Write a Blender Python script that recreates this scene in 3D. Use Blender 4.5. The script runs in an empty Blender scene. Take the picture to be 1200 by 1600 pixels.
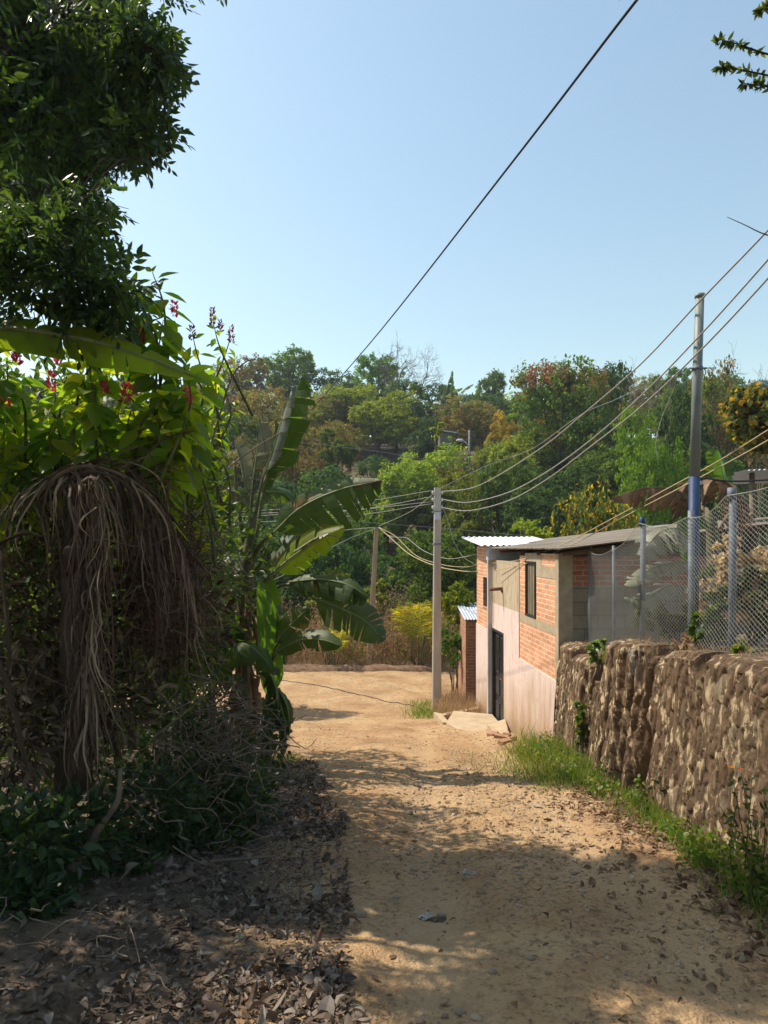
import bpy, math, random
import numpy as np
from mathutils import Vector, Matrix

rng = np.random.default_rng(11)
random.seed(11)
C = bpy.context.scene.collection
EYE = 1.6          # eye height above the road under the photographer
F = 1081.0         # focal length in photo pixels
HZ = 855.0         # eye-level row

def P(px, py, Y):
    return np.array([(px - 600.0) / F * Y, Y, EYE + (HZ - py) / F * Y])

def unit(v):
    v = np.asarray(v, float)
    return v / np.maximum(np.linalg.norm(v, axis=-1, keepdims=True), 1e-9)

# ------------------------------------------------------------------ noise
def vnoise(x, y, seed=0):
    x = np.asarray(x, float); y = np.asarray(y, float)
    xi = np.floor(x).astype(np.int64); yi = np.floor(y).astype(np.int64)
    fx = x - xi; fy = y - yi
    fx = fx * fx * (3 - 2 * fx); fy = fy * fy * (3 - 2 * fy)
    def h(a, b):
        n = (a * 374761393 + b * 668265263 + seed * 974711) & 0xffffffff
        n = ((n ^ (n >> 13)) * 1274126177) & 0xffffffff
        return ((n ^ (n >> 16)) & 0xffff) / 65535.0
    return (h(xi, yi) * (1 - fx) + h(xi + 1, yi) * fx) * (1 - fy) + (h(xi, yi + 1) * (1 - fx) + h(xi + 1, yi + 1) * fx) * fy
def fbm(x, y, seed=0, o=4):
    s = 0; a = .5
    for k in range(o):
        s = s + a * (vnoise(x * 2 ** k, y * 2 ** k, seed + k) - .5); a *= .5
    return s
def sst(a, b, x):
    t = np.clip((np.asarray(x, float) - a) / (b - a), 0, 1)
    return t * t * (3 - 2 * t)

# ------------------------------------------------------------------ mesh builder
class MB:
    def __init__(s):
        s.v = []; s.q = []; s.t = []; s.uv = []; s.qm = []; s.tm = []; s.n = 0
    def add(s, v, q=None, t=None, uv=None, mi=0):
        v = np.asarray(v, float).reshape(-1, 3)
        if q is not None and len(q):
            q = np.asarray(q, np.int64).reshape(-1, 4) + s.n
            s.q.append(q); s.qm.append(np.full(len(q), mi))
        if t is not None and len(t):
            t = np.asarray(t, np.int64).reshape(-1, 3) + s.n
            s.t.append(t); s.tm.append(np.full(len(t), mi))
        s.v.append(v)
        s.uv.append(np.zeros((len(v), 2)) if uv is None else np.asarray(uv, float).reshape(-1, 2))
        s.n += len(v)
    def mesh(s, name, mats, smooth=False):
        v = np.concatenate(s.v) if s.v else np.zeros((0, 3))
        q = np.concatenate(s.q) if s.q else np.zeros((0, 4), np.int64)
        t = np.concatenate(s.t) if s.t else np.zeros((0, 3), np.int64)
        uv = np.concatenate(s.uv)
        me = bpy.data.meshes.new(name)
        me.vertices.add(len(v)); me.vertices.foreach_set('co', v.ravel().astype(np.float32))
        lp = np.concatenate([q.ravel(), t.ravel()]).astype(np.int32)
        me.loops.add(len(lp)); me.loops.foreach_set('vertex_index', lp)
        st = np.concatenate([np.arange(len(q)) * 4, len(q) * 4 + np.arange(len(t)) * 3]).astype(np.int32)
        me.polygons.add(len(st)); me.polygons.foreach_set('loop_start', st)
        mi = np.concatenate(([x for x in s.qm] + [x for x in s.tm])).astype(np.int32)
        me.polygons.foreach_set('material_index', mi)
        me.polygons.foreach_set('use_smooth', np.full(len(st), smooth))
        l = me.uv_layers.new(name='UVMap')
        l.data.foreach_set('uv', uv[lp].ravel().astype(np.float32))
        me.update(calc_edges=True); me.validate()
        for m in (mats if isinstance(mats, (list, tuple)) else [mats]): me.materials.append(m)
        return me
    def build(s, name, mats, parent=None, smooth=False, local=False):
        o = bpy.data.objects.new(name, s.mesh(name, mats, smooth)); C.objects.link(o)
        if parent is not None:
            o.parent = parent
            if not local: o.matrix_parent_inverse = parent_world(parent).inverted()
        return o

def parent_world(o):
    m = Matrix.LocRotScale(o.location, o.rotation_euler, o.scale)
    if o.parent: m = parent_world(o.parent) @ o.matrix_parent_inverse @ m
    return m

def tag(o, label=None, cat=None, group=None, kind=None):
    if label: o['label'] = label
    if cat: o['category'] = cat
    if group: o['group'] = group
    if kind: o['kind'] = kind
    return o
def thing(name, loc, label, cat, group=None, rz=0):
    o = bpy.data.objects.new(name, None); C.objects.link(o)
    o.location = loc; o.rotation_euler = (0, 0, rz); o.empty_display_size = .2
    return tag(o, label, cat, group)
def copy_tree(o, parent=None):
    c = o.copy(); C.objects.link(c)
    if parent is not None: c.parent = parent
    for ch in list(o.children): copy_tree(ch, c)
    return c

def box(mb, x0, x1, y0, y1, z0, z1, mi=0):
    v = [(x0,y0,z0),(x1,y0,z0),(x1,y1,z0),(x0,y1,z0),(x0,y0,z1),(x1,y0,z1),(x1,y1,z1),(x0,y1,z1)]
    mb.add(v, q=[(0,3,2,1),(4,5,6,7),(0,1,5,4),(1,2,6,5),(2,3,7,6),(3,0,4,7)], mi=mi)

def frames(p):
    p = np.asarray(p, float)
    t = np.gradient(p, axis=0); t = unit(t)
    up = np.array([0, 0, 1.]) if abs(t[0][2]) < .9 else np.array([1., 0, 0])
    n = np.zeros_like(p); a = unit(np.cross(t[0], up)); n[0] = a
    for i in range(1, len(p)):
        a = a - t[i] * np.dot(a, t[i]); a = unit(a); n[i] = a
    return t, n, np.cross(t, n)
def tube(mb, pts, rad, sides=6, mi=0, cap=True):
    pts = np.asarray(pts, float); m = len(pts)
    rad = np.full(m, rad) if np.isscalar(rad) else np.interp(np.linspace(0, 1, m), np.linspace(0, 1, len(rad)), rad)
    t, n, b = frames(pts)
    a = np.arange(sides) / sides * 2 * math.pi
    v = pts[:, None] + rad[:, None, None] * (np.cos(a)[None, :, None] * n[:, None] + np.sin(a)[None, :, None] * b[:, None])
    i = np.arange(m - 1)[:, None] * sides; k = np.arange(sides)[None]; k2 = (k + 1) % sides
    q = np.stack([i + k, i + k2, i + sides + k2, i + sides + k], -1).reshape(-1, 4)
    uv = np.stack(np.broadcast_arrays(np.arange(sides)[None] / sides, np.linspace(0, 1, m)[:, None]), -1)
    vv = v.reshape(-1, 3); uu = uv.reshape(-1, 2); tr = None
    if cap:
        vv = np.concatenate([vv, pts[:1], pts[-1:]]); uu = np.concatenate([uu, [[0, 0], [0, 1]]])
        ks = np.arange(sides); k2 = (ks + 1) % sides; B = (m - 1) * sides
        tr = np.concatenate([np.stack([k2, ks, np.full(sides, m * sides)], -1), np.stack([B + ks, B + k2, np.full(sides, m * sides + 1)], -1)])
    mb.add(vv, q=q, t=tr, uv=uu, mi=mi)
def crom(pts, n):
    p = np.asarray(pts, float)
    if len(p) == 2: return p[0] + (p[1] - p[0]) * np.linspace(0, 1, n)[:, None]
    p = np.concatenate([[2 * p[0] - p[1]], p, [2 * p[-1] - p[-2]]]); out = []
    for u in np.linspace(0, len(p) - 3 - 1e-6, n):
        i = int(u); f = u - i; a, b, c, d = p[i:i + 4]
        out.append(.5 * (2 * b + (c - a) * f + (2 * a - 5 * b + 4 * c - d) * f * f + (3 * b - a - 3 * c + d) * f ** 3))
    return np.array(out)

# leaf templates: x across (half width 1), y along 0..1, z lift in lengths
def leaf_tmpl(kind):
    if kind == 'far':
        v = np.array([(0, 0, 0), (-1, .5, .06), (0, 1, -.06), (1, .5, .06)], float); return v, None, np.array([(0, 2, 1), (0, 3, 2)])
    if kind == 'ovate':
        ty = [0, .06, .3, .55, .8, 1]; w = [0, .12, .95, 1, .55, 0]
    elif kind == 'lance':
        ty = [0, .05, .3, .55, .8, 1]; w = [0, .15, .85, .95, .5, 0]
    elif kind == 'curl':
        ty = [0, .1, .35, .6, .85, 1]; w = [0, .5, 1, .9, .55, 0]
    v = []; 
    for y, a in zip(ty, w):
        z = -.16 * y * y if kind != 'curl' else .1 * math.sin(y * 3.6)
        e = .07 * a if kind != 'curl' else .09 * a
        v += [(-a, y, z + e * .8), (0, y, z), (a, y, z + e * .8)]
    v = np.array(v); q = []
    for i in range(len(ty) - 1):
        q += [(3 * i, 3 * i + 1, 3 * i + 4, 3 * i + 3), (3 * i + 1, 3 * i + 2, 3 * i + 5, 3 * i + 4)]
    return v, np.array(q), None
TM = {k: leaf_tmpl(k) for k in ('far', 'ovate', 'lance', 'curl')}
def leaves(mb, pos, axis, nrm, L, W, kind='ovate', mi=0, zs=1.0):
    pos = np.asarray(pos, float); N = len(pos)
    if N == 0: return
    a = unit(axis); s = unit(np.cross(a, nrm)); n = np.cross(s, a)
    tv, tq, tt = TM[kind]; k = len(tv)
    L = np.broadcast_to(np.asarray(L, float), N); W = np.broadcast_to(np.asarray(W, float), N); zs = np.broadcast_to(zs, N)
    v = pos[:, None] + (L[:, None] * tv[None, :, 1])[..., None] * a[:, None] + (W[:, None] * tv[None, :, 0] * .5)[..., None] * s[:, None] + (L[:, None] * zs[:, None] * tv[None, :, 2])[..., None] * n[:, None]
    off = (np.arange(N) * k)[:, None, None]
    uv = np.broadcast_to(np.stack([tv[:, 0] * .5 + .5, tv[:, 1]], -1)[None], (N, k, 2))
    mb.add(v, q=None if tq is None else (tq[None] + off).reshape(-1, 4), t=None if tt is None else (tt[None] + off).reshape(-1, 3), uv=uv, mi=mi)
def rdir(n, up=0.0):
    v = rng.normal(size=(n, 3)); v = unit(v); v[:, 2] += up; return unit(v)

# ------------------------------------------------------------------ materials
def mat(name):
    m = bpy.data.materials.new(name); m.use_nodes = True
    nt = m.node_tree; nt.nodes.clear(); return m, nt
def N(nt, t, **kw):
    n = nt.nodes.new(t)
    for k, v in kw.items():
        if k.startswith('i_'): n.inputs[k[2:].replace('_', ' ')].default_value = v
        else: setattr(n, k, v)
    return n
def col(c): return (c[0], c[1], c[2], 1)
def ramp(nt, stops, interp='LINEAR'):
    r = nt.nodes.new('ShaderNodeValToRGB'); e = r.color_ramp.elements; r.color_ramp.interpolation = interp
    while len(e) < len(stops): e.new(.5)
    for x, (p, c) in zip(e, stops): x.position = p; x.color = col(c)
    return r
def mixc(nt, a, b, fac, mode='MIX'):
    m = nt.nodes.new('ShaderNodeMix'); m.data_type = 'RGBA'; m.blend_type = mode; L = nt.links
    for s, idx in ((fac, 0), (a, 6), (b, 7)):
        if hasattr(s, 'is_linked') or hasattr(s, 'links'): L.new(s, m.inputs[idx])
        elif isinstance(s, (int, float)): m.inputs[idx].default_value = s
        else: m.inputs[idx].default_value = col(s)
    return m.outputs[2]

def leaf_mat(name, cols, trans=.45, tcol=None, rough=.42, spec=.4, edge=None, zband=None):
    """cols: list of leaf colours picked leaf by leaf"""
    m, nt = mat(name); L = nt.links
    g = N(nt, 'ShaderNodeNewGeometry'); oi = N(nt, 'ShaderNodeObjectInfo')
    n = len(cols)
    r = ramp(nt, [((i + .5) / n, c) for i, c in enumerate(cols)])
    L.new(g.outputs['Random Per Island'], r.inputs[0])
    hs = N(nt, 'ShaderNodeHueSaturation')
    mr = N(nt, 'ShaderNodeMapRange'); mr.inputs[3].default_value = .75; mr.inputs[4].default_value = 1.3
    mh = N(nt, 'ShaderNodeMapRange'); mh.inputs[3].default_value = .482; mh.inputs[4].default_value = .515
    L.new(oi.outputs['Random'], mr.inputs[0]); L.new(mr.outputs[0], hs.inputs['Value'])
    L.new(oi.outputs['Random'], mh.inputs[0]); L.new(mh.outputs[0], hs.inputs['Hue'])
    L.new(r.outputs[0], hs.inputs['Color']); c = hs.outputs[0]
    tc = N(nt, 'ShaderNodeTexCoord')
    nz = N(nt, 'ShaderNodeTexNoise', i_Scale=2.2, i_Detail=3.0); L.new(tc.outputs['Object'], nz.inputs['Vector'])
    if edge:      # scattered dry / turning clumps that belong to the plant
        rr = ramp(nt, [(.52, (0, 0, 0)), (.62, (1, 1, 1))]); nz2 = N(nt, 'ShaderNodeTexNoise', i_Scale=edge[1], i_Detail=2.0)
        L.new(tc.outputs['Object'], nz2.inputs['Vector']); L.new(nz2.outputs[0], rr.inputs[0])
        c = mixc(nt, c, edge[0], rr.outputs[0])
    b = N(nt, 'ShaderNodeBsdfPrincipled', i_Roughness=rough); b.inputs['Specular IOR Level'].default_value = spec
    L.new(c, b.inputs['Base Color'])
    t = N(nt, 'ShaderNodeBsdfTranslucent')
    L.new(mixc(nt, c, tcol if tcol else (1.9, 1.75, .75), 1.0, 'MULTIPLY'), t.inputs[0])
    mx = N(nt, 'ShaderNodeMixShader'); mx.inputs[0].default_value = trans
    L.new(b.outputs[0], mx.inputs[1]); L.new(t.outputs[0], mx.inputs[2])
    o = N(nt, 'ShaderNodeOutputMaterial'); L.new(mx.outputs[0], o.inputs[0]); return m

def rough_mat(name, c1, c2, scale=6, rough=.9, bump=.4, stretch=(1, 1, 1), c3=None, s3=1.2, f3=(.55, .7), bscale=None, spec=.25, metal=0.0, bdist=.02):
    m, nt = mat(name); L = nt.links
    tc = N(nt, 'ShaderNodeTexCoord'); mp = N(nt, 'ShaderNodeMapping'); mp.inputs['Scale'].default_value = stretch
    L.new(tc.outputs['Object'], mp.inputs[0])
    n1 = N(nt, 'ShaderNodeTexNoise', i_Scale=float(scale), i_Detail=8.0, i_Roughness=.65); L.new(mp.outputs[0], n1.inputs['Vector'])
    r = ramp(nt, [(.33, c1), (.67, c2)]); L.new(n1.outputs[0], r.inputs[0]); c = r.outputs[0]
    if c3:
        n3 = N(nt, 'ShaderNodeTexNoise', i_Scale=float(s3), i_Detail=5.0, i_Roughness=.6); L.new(mp.outputs[0], n3.inputs['Vector'])
        r3 = ramp(nt, [(f3[0], (0, 0, 0)), (f3[1], (1, 1, 1))]); L.new(n3.outputs[0], r3.inputs[0]); c = mixc(nt, c, c3, r3.outputs[0])
    b = N(nt, 'ShaderNodeBsdfPrincipled', i_Roughness=rough, i_Metallic=metal); b.inputs['Specular IOR Level'].default_value = spec
    L.new(c, b.inputs['Base Color'])
    n2 = N(nt, 'ShaderNodeTexNoise', i_Scale=float(bscale or scale * 3), i_Detail=8.0, i_Roughness=.7); L.new(mp.outputs[0], n2.inputs['Vector'])
    bp = N(nt, 'ShaderNodeBump', i_Strength=bump, i_Distance=bdist); L.new(n2.outputs[0], bp.inputs['Height']); L.new(bp.outputs[0], b.inputs['Normal'])
    o = N(nt, 'ShaderNodeOutputMaterial'); L.new(b.outputs[0], o.inputs[0]); return m

def brick_mat(name, axis, cA, cB, mortar, rowh=.078, bw=.25, stain=None):
    m, nt = mat(name); L = nt.links
    tc = N(nt, 'ShaderNodeTexCoord'); sp = N(nt, 'ShaderNodeSeparateXYZ'); L.new(tc.outputs['Object'], sp.inputs[0])
    cb = N(nt, 'ShaderNodeCombineXYZ'); L.new(sp.outputs[axis], cb.inputs[0]); L.new(sp.outputs[2], cb.inputs[1])
    nzw = N(nt, 'ShaderNodeTexNoise', i_Scale=9.0, i_Detail=2.0); L.new(tc.outputs['Object'], nzw.inputs['Vector'])
    va = N(nt, 'ShaderNodeVectorMath', operation='MULTIPLY_ADD'); L.new(nzw.outputs['Color'], va.inputs[0]); va.inputs[1].default_value = (.02, .02, 0); L.new(cb.outputs[0], va.inputs[2])
    br = N(nt, 'ShaderNodeTexBrick'); br.inputs['Scale'].default_value = 1; br.inputs['Brick Width'].default_value = bw
    br.inputs['Row Height'].default_value = rowh; br.inputs['Mortar Size'].default_value = .011; br.inputs['Mortar Smooth'].default_value = .3; br.inputs['Bias'].default_value = 0
    br.inputs['Color1'].default_value = col(cA); br.inputs['Color2'].default_value = col(cB); br.inputs['Mortar'].default_value = col(mortar)
    L.new(va.outputs[0], br.inputs['Vector'])
    n1 = N(nt, 'ShaderNodeTexNoise', i_Scale=3.0, i_Detail=6.0, i_Roughness=.6); L.new(tc.outputs['Object'], n1.inputs['Vector'])
    r1 = ramp(nt, [(.3, (.72, .7, .68)), (.7, (1.1, 1.08, 1.05))]); L.new(n1.outputs[0], r1.inputs[0])
    c = mixc(nt, br.outputs[0], r1.outputs[0], .9, 'MULTIPLY')
    n3 = N(nt, 'ShaderNodeTexNoise', i_Scale=14.0, i_Detail=4.0); L.new(tc.outputs['Object'], n3.inputs['Vector'])
    r3 = ramp(nt, [(.56, (0, 0, 0)), (.7, (.6, .6, .6))]); L.new(n3.outputs[0], r3.inputs[0])
    c = mixc(nt, c, mortar, r3.outputs[0])
    b = N(nt, 'ShaderNodeBsdfPrincipled', i_Roughness=.92); b.inputs['Specular IOR Level'].default_value = .2; L.new(c, b.inputs['Base Color'])
    n2 = N(nt, 'ShaderNodeTexNoise', i_Scale=60.0, i_Detail=6.0); L.new(tc.outputs['Object'], n2.inputs['Vector'])
    sub = N(nt, 'ShaderNodeMath', operation='MULTIPLY_ADD'); L.new(br.outputs['Fac'], sub.inputs[0]); sub.inputs[1].default_value = -1.2; L.new(n2.outputs[0], sub.inputs[2])
    bp = N(nt, 'ShaderNodeBump', i_Strength=.7, i_Distance=.008); L.new(sub.outputs[0], bp.inputs['Height']); L.new(bp.outputs[0], b.inputs['Normal'])
    o = N(nt, 'ShaderNodeOutputMaterial'); L.new(b.outputs[0], o.inputs[0]); return m

M = {}
M['tree_leaf'] = leaf_mat('overhang_leaf', [(.022, .045, .014), (.035, .068, .018), (.06, .1, .022)], trans=.48, rough=.4)
M['shrub_leaf'] = leaf_mat('shrub_leaf', [(.07, .14, .02), (.11, .2, .024), (.17, .25, .025), (.25, .28, .025)], trans=.62, tcol=(2.6, 2.3, .6), rough=.4)
M['under_leaf'] = leaf_mat('undergrowth_leaf', [(.02, .042, .02), (.032, .066, .024), (.055, .09, .028)], trans=.35, rough=.38)
M['small_leaf'] = leaf_mat('small_shrub_leaf', [(.03, .06, .014), (.06, .1, .018), (.11, .145, .02)], trans=.5)
M['dead_leaf'] = leaf_mat('dead_leaf', [(.07, .05, .038), (.13, .1, .075), (.2, .155, .115), (.32, .27, .22), (.1, .065, .045), (.17, .12, .08)], trans=.12, tcol=(1, .9, .7), rough=.7, spec=.2)
M['dead_leaf_tan'] = leaf_mat('dry_tan_leaf', [(.2, .13, .07), (.3, .2, .1), (.14, .09, .05), (.36, .26, .15)], trans=.15, tcol=(1, .9, .7), rough=.7, spec=.2)
M['grass'] = leaf_mat('grass_blade', [(.06, .125, .02), (.09, .175, .024), (.13, .21, .03), (.18, .22, .04), (.26, .22, .09)], trans=.45)
M['straw'] = leaf_mat('dry_straw', [(.42, .29, .16), (.52, .38, .21), (.3, .2, .12), (.58, .46, .27)], trans=.45, tcol=(1.1, 1, .8), rough=.8, spec=.15)
M['palm_yellow'] = leaf_mat('yellow_palm_leaf', [(.42, .46, .03), (.55, .5, .04), (.28, .36, .03), (.6, .45, .035)], trans=.55, tcol=(1.5, 1.4, .6))
M['petal'] = leaf_mat('red_petal', [(.7, .05, .16), (.8, .1, .25), (.55, .03, .1)], trans=.45, tcol=(1.4, .9, 1.0))
M['petal_dark'] = leaf_mat('purple_petal', [(.2, .02, .09), (.28, .04, .13), (.14, .015, .05)], trans=.35, tcol=(1.4, .9, 1.0))
M['orange'] = leaf_mat('orange_petal', [(.85, .25, .01), (.9, .35, .02)], trans=.3, tcol=(1.2, 1, .8))
M['dead_palm'] = leaf_mat('dead_palm_strand', [(.065, .043, .032), (.1, .066, .046), (.15, .1, .07), (.08, .052, .038), (.22, .155, .11), (.3, .225, .165)], trans=.05, tcol=(1, .9, .8), rough=.75, spec=.2)
M['twig'] = rough_mat('dry_twig', (.11, .08, .06), (.24, .18, .13), scale=8, rough=.85, bump=.3)
M['bark'] = rough_mat('bark', (.03, .024, .018), (.085, .064, .048), scale=5, rough=.95, bump=.8, stretch=(3, 3, .7))
M['stem_green'] = rough_mat('green_stem', (.06, .075, .025), (.13, .13, .05), scale=9, rough=.6, bump=.2)
far_specs = {
 'mid': ([(0.048, 0.099, 0.022), (0.083, 0.153, 0.030), (0.134, 0.212, 0.037)], None),
 'dark': ([(0.026, 0.058, 0.022), (0.044, 0.085, 0.027), (0.074, 0.124, 0.035)], None),
 'light': ([(0.120, 0.191, 0.027), (0.180, 0.256, 0.035), (0.256, 0.292, 0.043)], None),
 'olive': ([(0.097, 0.110, 0.033), (0.150, 0.153, 0.044), (0.210, 0.191, 0.056)], ((0.226, 0.146, 0.062), 1.1)),
 'vine': ([(0.053, 0.110, 0.022), (0.090, 0.168, 0.033), (0.150, 0.220, 0.037)], ((0.240, 0.110, 0.069), .42)),
 'bright': ([(0.090, 0.205, 0.027), (0.134, 0.263, 0.035), (0.180, 0.308, 0.037)], None),
 'brown': ([(0.150, 0.110, 0.056), (0.226, 0.146, 0.069), (0.106, 0.110, 0.037)], ((0.090, 0.124, 0.031), .6)),
 'yellow': ([(.05, .085, .025), (.07, .1, .03), (.1, .13, .03), (.08, .11, .04), (.06, .09, .03), (.12, .14, .035), (.38, .2, .025), (.42, .28, .03)], None),
}
for k, (c, e) in far_specs.items():
    M['far_' + k] = leaf_mat('foliage_' + k, c, trans=.46, edge=e, rough=.6, spec=.1)

def banana_mat(name, base, dark, tcol, trans=.45, brown=None, rough=.42):
    m, nt = mat(name); L = nt.links
    uv = N(nt, 'ShaderNodeUVMap'); uv.uv_map = 'UVMap'
    w = N(nt, 'ShaderNodeTexWave', i_Scale=16.0, i_Distortion=2.5, i_Detail=3.0); w.bands_direction = 'X'
    L.new(uv.outputs[0], w.inputs['Vector'])
    c = mixc(nt, dark, base, w.outputs['Color']); tc0 = N(nt, 'ShaderNodeTexCoord'); nv = N(nt, 'ShaderNodeTexNoise', i_Scale=7.0, i_Detail=4.0); L.new(tc0.outputs['Object'], nv.inputs['Vector']); rv = ramp(nt, [(.3, (.75, .78, .75)), (.7, (1.2, 1.15, 1.1))]); L.new(nv.outputs[0], rv.inputs[0]); c = mixc(nt, c, rv.outputs[0], .8, 'MULTIPLY')
    tc = N(nt, 'ShaderNodeTexCoord'); nz = N(nt, 'ShaderNodeTexNoise', i_Scale=3.0, i_Detail=5.0); L.new(tc.outputs['Object'], nz.inputs['Vector'])
    if brown:
        r = ramp(nt, [(brown[1], (0, 0, 0)), (brown[1] + .08, (1, 1, 1))]); L.new(nz.outputs[0], r.inputs[0])
        c = mixc(nt, c, brown[0], r.outputs[0])
    b = N(nt, 'ShaderNodeBsdfPrincipled', i_Roughness=rough); b.inputs['Specular IOR Level'].default_value = .3; L.new(c, b.inputs['Base Color'])
    bp = N(nt, 'ShaderNodeBump', i_Strength=.12, i_Distance=.004); L.new(w.outputs['Fac'], bp.inputs['Height']); L.new(bp.outputs[0], b.inputs['Normal'])
    t = N(nt, 'ShaderNodeBsdfTranslucent'); L.new(mixc(nt, c, tcol, 1.0, 'MULTIPLY'), t.inputs[0])
    mx = N(nt, 'ShaderNodeMixShader'); mx.inputs[0].default_value = trans; L.new(b.outputs[0], mx.inputs[1]); L.new(t.outputs[0], mx.inputs[2])
    o = N(nt, 'ShaderNodeOutputMaterial'); L.new(mx.outputs[0], o.inputs[0]); return m
M['ban'] = banana_mat('banana_leaf_green', (.05, .09, .028), (.045, .082, .026), (2.4, 2.3, .6), trans=.52, brown=((.14, .085, .04), .66))
M['ban_d'] = banana_mat('banana_leaf_shade', (.06, .1, .034), (.05, .086, .03), (2.0, 1.9, .6), trans=.36, brown=((.2, .125, .06), .6))
M['ban_lit'] = banana_mat('banana_leaf_lit', (.13, .2, .028), (.11, .17, .025), (2.8, 2.5, .5), trans=.65)  # leaf colour brightened to carry sunlight coming through the blade
M['ban_bright'] = banana_mat('banana_leaf_young', (.1, .22, .025), (.08, .18, .022), (1.9, 1.7, .6), trans=.55)
M['ban_pale'] = banana_mat('banana_leaf_pale', (.27, .27, .2), (.23, .235, .17), (1.1, 1.05, .8), trans=.3, brown=((.2, .13, .08), .6))
M['ban_dry'] = banana_mat('banana_leaf_dry', (.22, .13, .08), (.185, .11, .07), (1.1, .9, .7), trans=.25, brown=((.34, .24, .15), .55), rough=.8)
M['ban_stem'] = rough_mat('banana_stem', (.09, .085, .04), (.17, .16, .09), scale=4, rough=.6, bump=.3, stretch=(5, 5, .8), c3=(.09, .055, .035), s3=3, f3=(.52, .64))

# ------------------------------------------------------------------ terrain
py_ = np.array([-40, 0, 5, 10.2, 14.4, 16.5, 19, 23.1, 23.6, 26, 32, 38, 46, 56, 66, 78, 92, 115, 170, 400, 3000])
pz_ = np.array([5, 0, -.69, -1.42, -2.08, -2.36, -2.5, -2.52, -2.3, -2.55, -3.8, -3.2, 0, 4.2, 8.2, 13, 16.2, 17.5, 15, 0, 0])
tb = np.linspace(-40, 60, 2001); tz = np.interp(tb, py_, pz_)
kk = np.hanning(31); kk /= kk.sum(); tzs = np.convolve(np.pad(tz, 15, mode='edge'), kk, 'valid')
def prof(y):
    y = np.asarray(y, float)
    return np.where(y < 59, np.interp(y, tb, tzs), np.interp(y, py_, pz_))
def edgeL(y): return np.interp(y, [-3, 2.5, 4, 6, 8.7, 12, 15, 17], [-.7, -.66, -.82, -1.0, -1.4, -1.9, -2.8, -4.5]) + .3 * fbm(np.asarray(y) * 1.1, 0 * np.asarray(y), 5)
def edgeR(y): return np.interp(y, [-3, 3.5, 9, 10.2, 14, 17], [2.3, 2.25, 2.35, 2.62, 2.5, 2.45])
TERR_Y = [2, 5, 7.9, 10.3]; TERR_Z = [.86, .74, .48, .12]
def H0(x, y):
    x = np.asarray(x, float); y = np.asarray(y, float)
    z = prof(y)
    far = sst(22, 34, y)
    # left bank
    lx = np.maximum(edgeL(np.clip(y, -3, 17)) - .15 - x, 0)
    z = z + (1 - sst(15, 18, y)) * np.minimum(.1 * lx, .6)
    # cross slope dip and ruts
    z = z + .12 * fbm(x * .35, y * .35, 21) * (1 - far)
    # terrace on the right
    tr = np.interp(y, TERR_Y, TERR_Z) + .1 * fbm(x * .8, y * .8, 3) + .1 * np.maximum(x - 3.4, 0)
    m1 = sst(2.72, 2.84, x) * (1 - sst(10.36, 10.42, y)) * sst(-6, -4, y)
    m2 = sst(7.0, 7.2, x) * (1 - sst(20, 26, y)) * sst(-6, -4, y)
    m = np.maximum(m1, m2)
    z = z * (1 - m) + np.minimum(tr, 2.2) * m
    # hills
    z = z + far * (fbm(x * .05, y * .05, 9) * 4 + np.clip((x - 8) * .12, 0, 5) * (1 - sst(50, 90, y)))
    return z
def road_mask(x, y):
    x = np.asarray(x, float); y = np.asarray(y, float)
    a = sst(edgeL(np.clip(y, -3, 17)) - .1, edgeL(np.clip(y, -3, 17)) + .2, x) * (1 - sst(edgeR(np.clip(y, -3, 17)) - .15, edgeR(np.clip(y, -3, 17)) + .1, x)) * (y < 17.4)
    b = sst(16.6, 17.1, y) * (1 - sst(22.75, 23.1, y)) * (np.abs(x) < 15)
    return np.maximum(a, b)
def HG(x, y): return H0(x, y) - .07 * road_mask(x, y)
def bumps(x, y):
    rut = -.06 * np.exp(-((x - .1 - .05 * y) / .28) ** 2) - .03 * np.exp(-((x - 1.45 - .02 * y) / .3) ** 2)
    return .1 * fbm(x * 1.5, y * 1.5, 31, 3) + .06 * fbm(x * 6, y * 6, 41, 5) + rut * (1 - sst(12, 17, y))
def HR(x, y): return H0(x, y) + bumps(x, y) * .9 + .005
def HT(x, y):   # top of whatever ground is there
    return np.maximum(HG(x, y), np.where(road_mask(x, y) > .25, HR(x, y), -99))

def grid(mb, xs, ys, fz, u=5.0):
    X, Y = np.meshgrid(xs, ys); Z = fz(X, Y); nx = len(xs)
    i = (np.arange(len(ys) - 1)[:, None] * nx + np.arange(nx - 1)[None]).ravel()
    mb.add(np.stack([X, Y, Z], -1).reshape(-1, 3), q=np.stack([i, i + 1, i + nx + 1, i + nx], -1), uv=np.stack([np.full(X.size, u), np.zeros(X.size)], -1))
def axis_pts(lo, hi, dlo, dhi, d, g=1.09):
    a = list(np.arange(dlo, dhi, d)); s = d; x = a[-1]
    while x < hi: s *= g; x += s; a.append(x)
    s = d; x = a[0]; b = []
    while x > lo: s *= g; x -= s; b.append(x)
    return np.array(b[::-1] + a)
gx = np.unique(np.concatenate([axis_pts(-1500, 1500, -5, 6, .12), [2.7, 2.78, 2.86, 7.0, 7.1, 7.2]]))
gy = np.unique(np.concatenate([axis_pts(-60, 3000, 0, 24, .12), [10.35, 10.39, 10.43]]))
M['soil'] = rough_mat('soil', (.075, .054, .038), (.19, .135, .09), scale=2.2, bump=.6, bdist=.04, bscale=14, c3=(.055, .06, .025), s3=.6, f3=(.5, .65))
g = MB(); grid(g, gx, gy, HG)
tag(g.build('ground', M['soil'], smooth=True), kind='structure')

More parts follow.
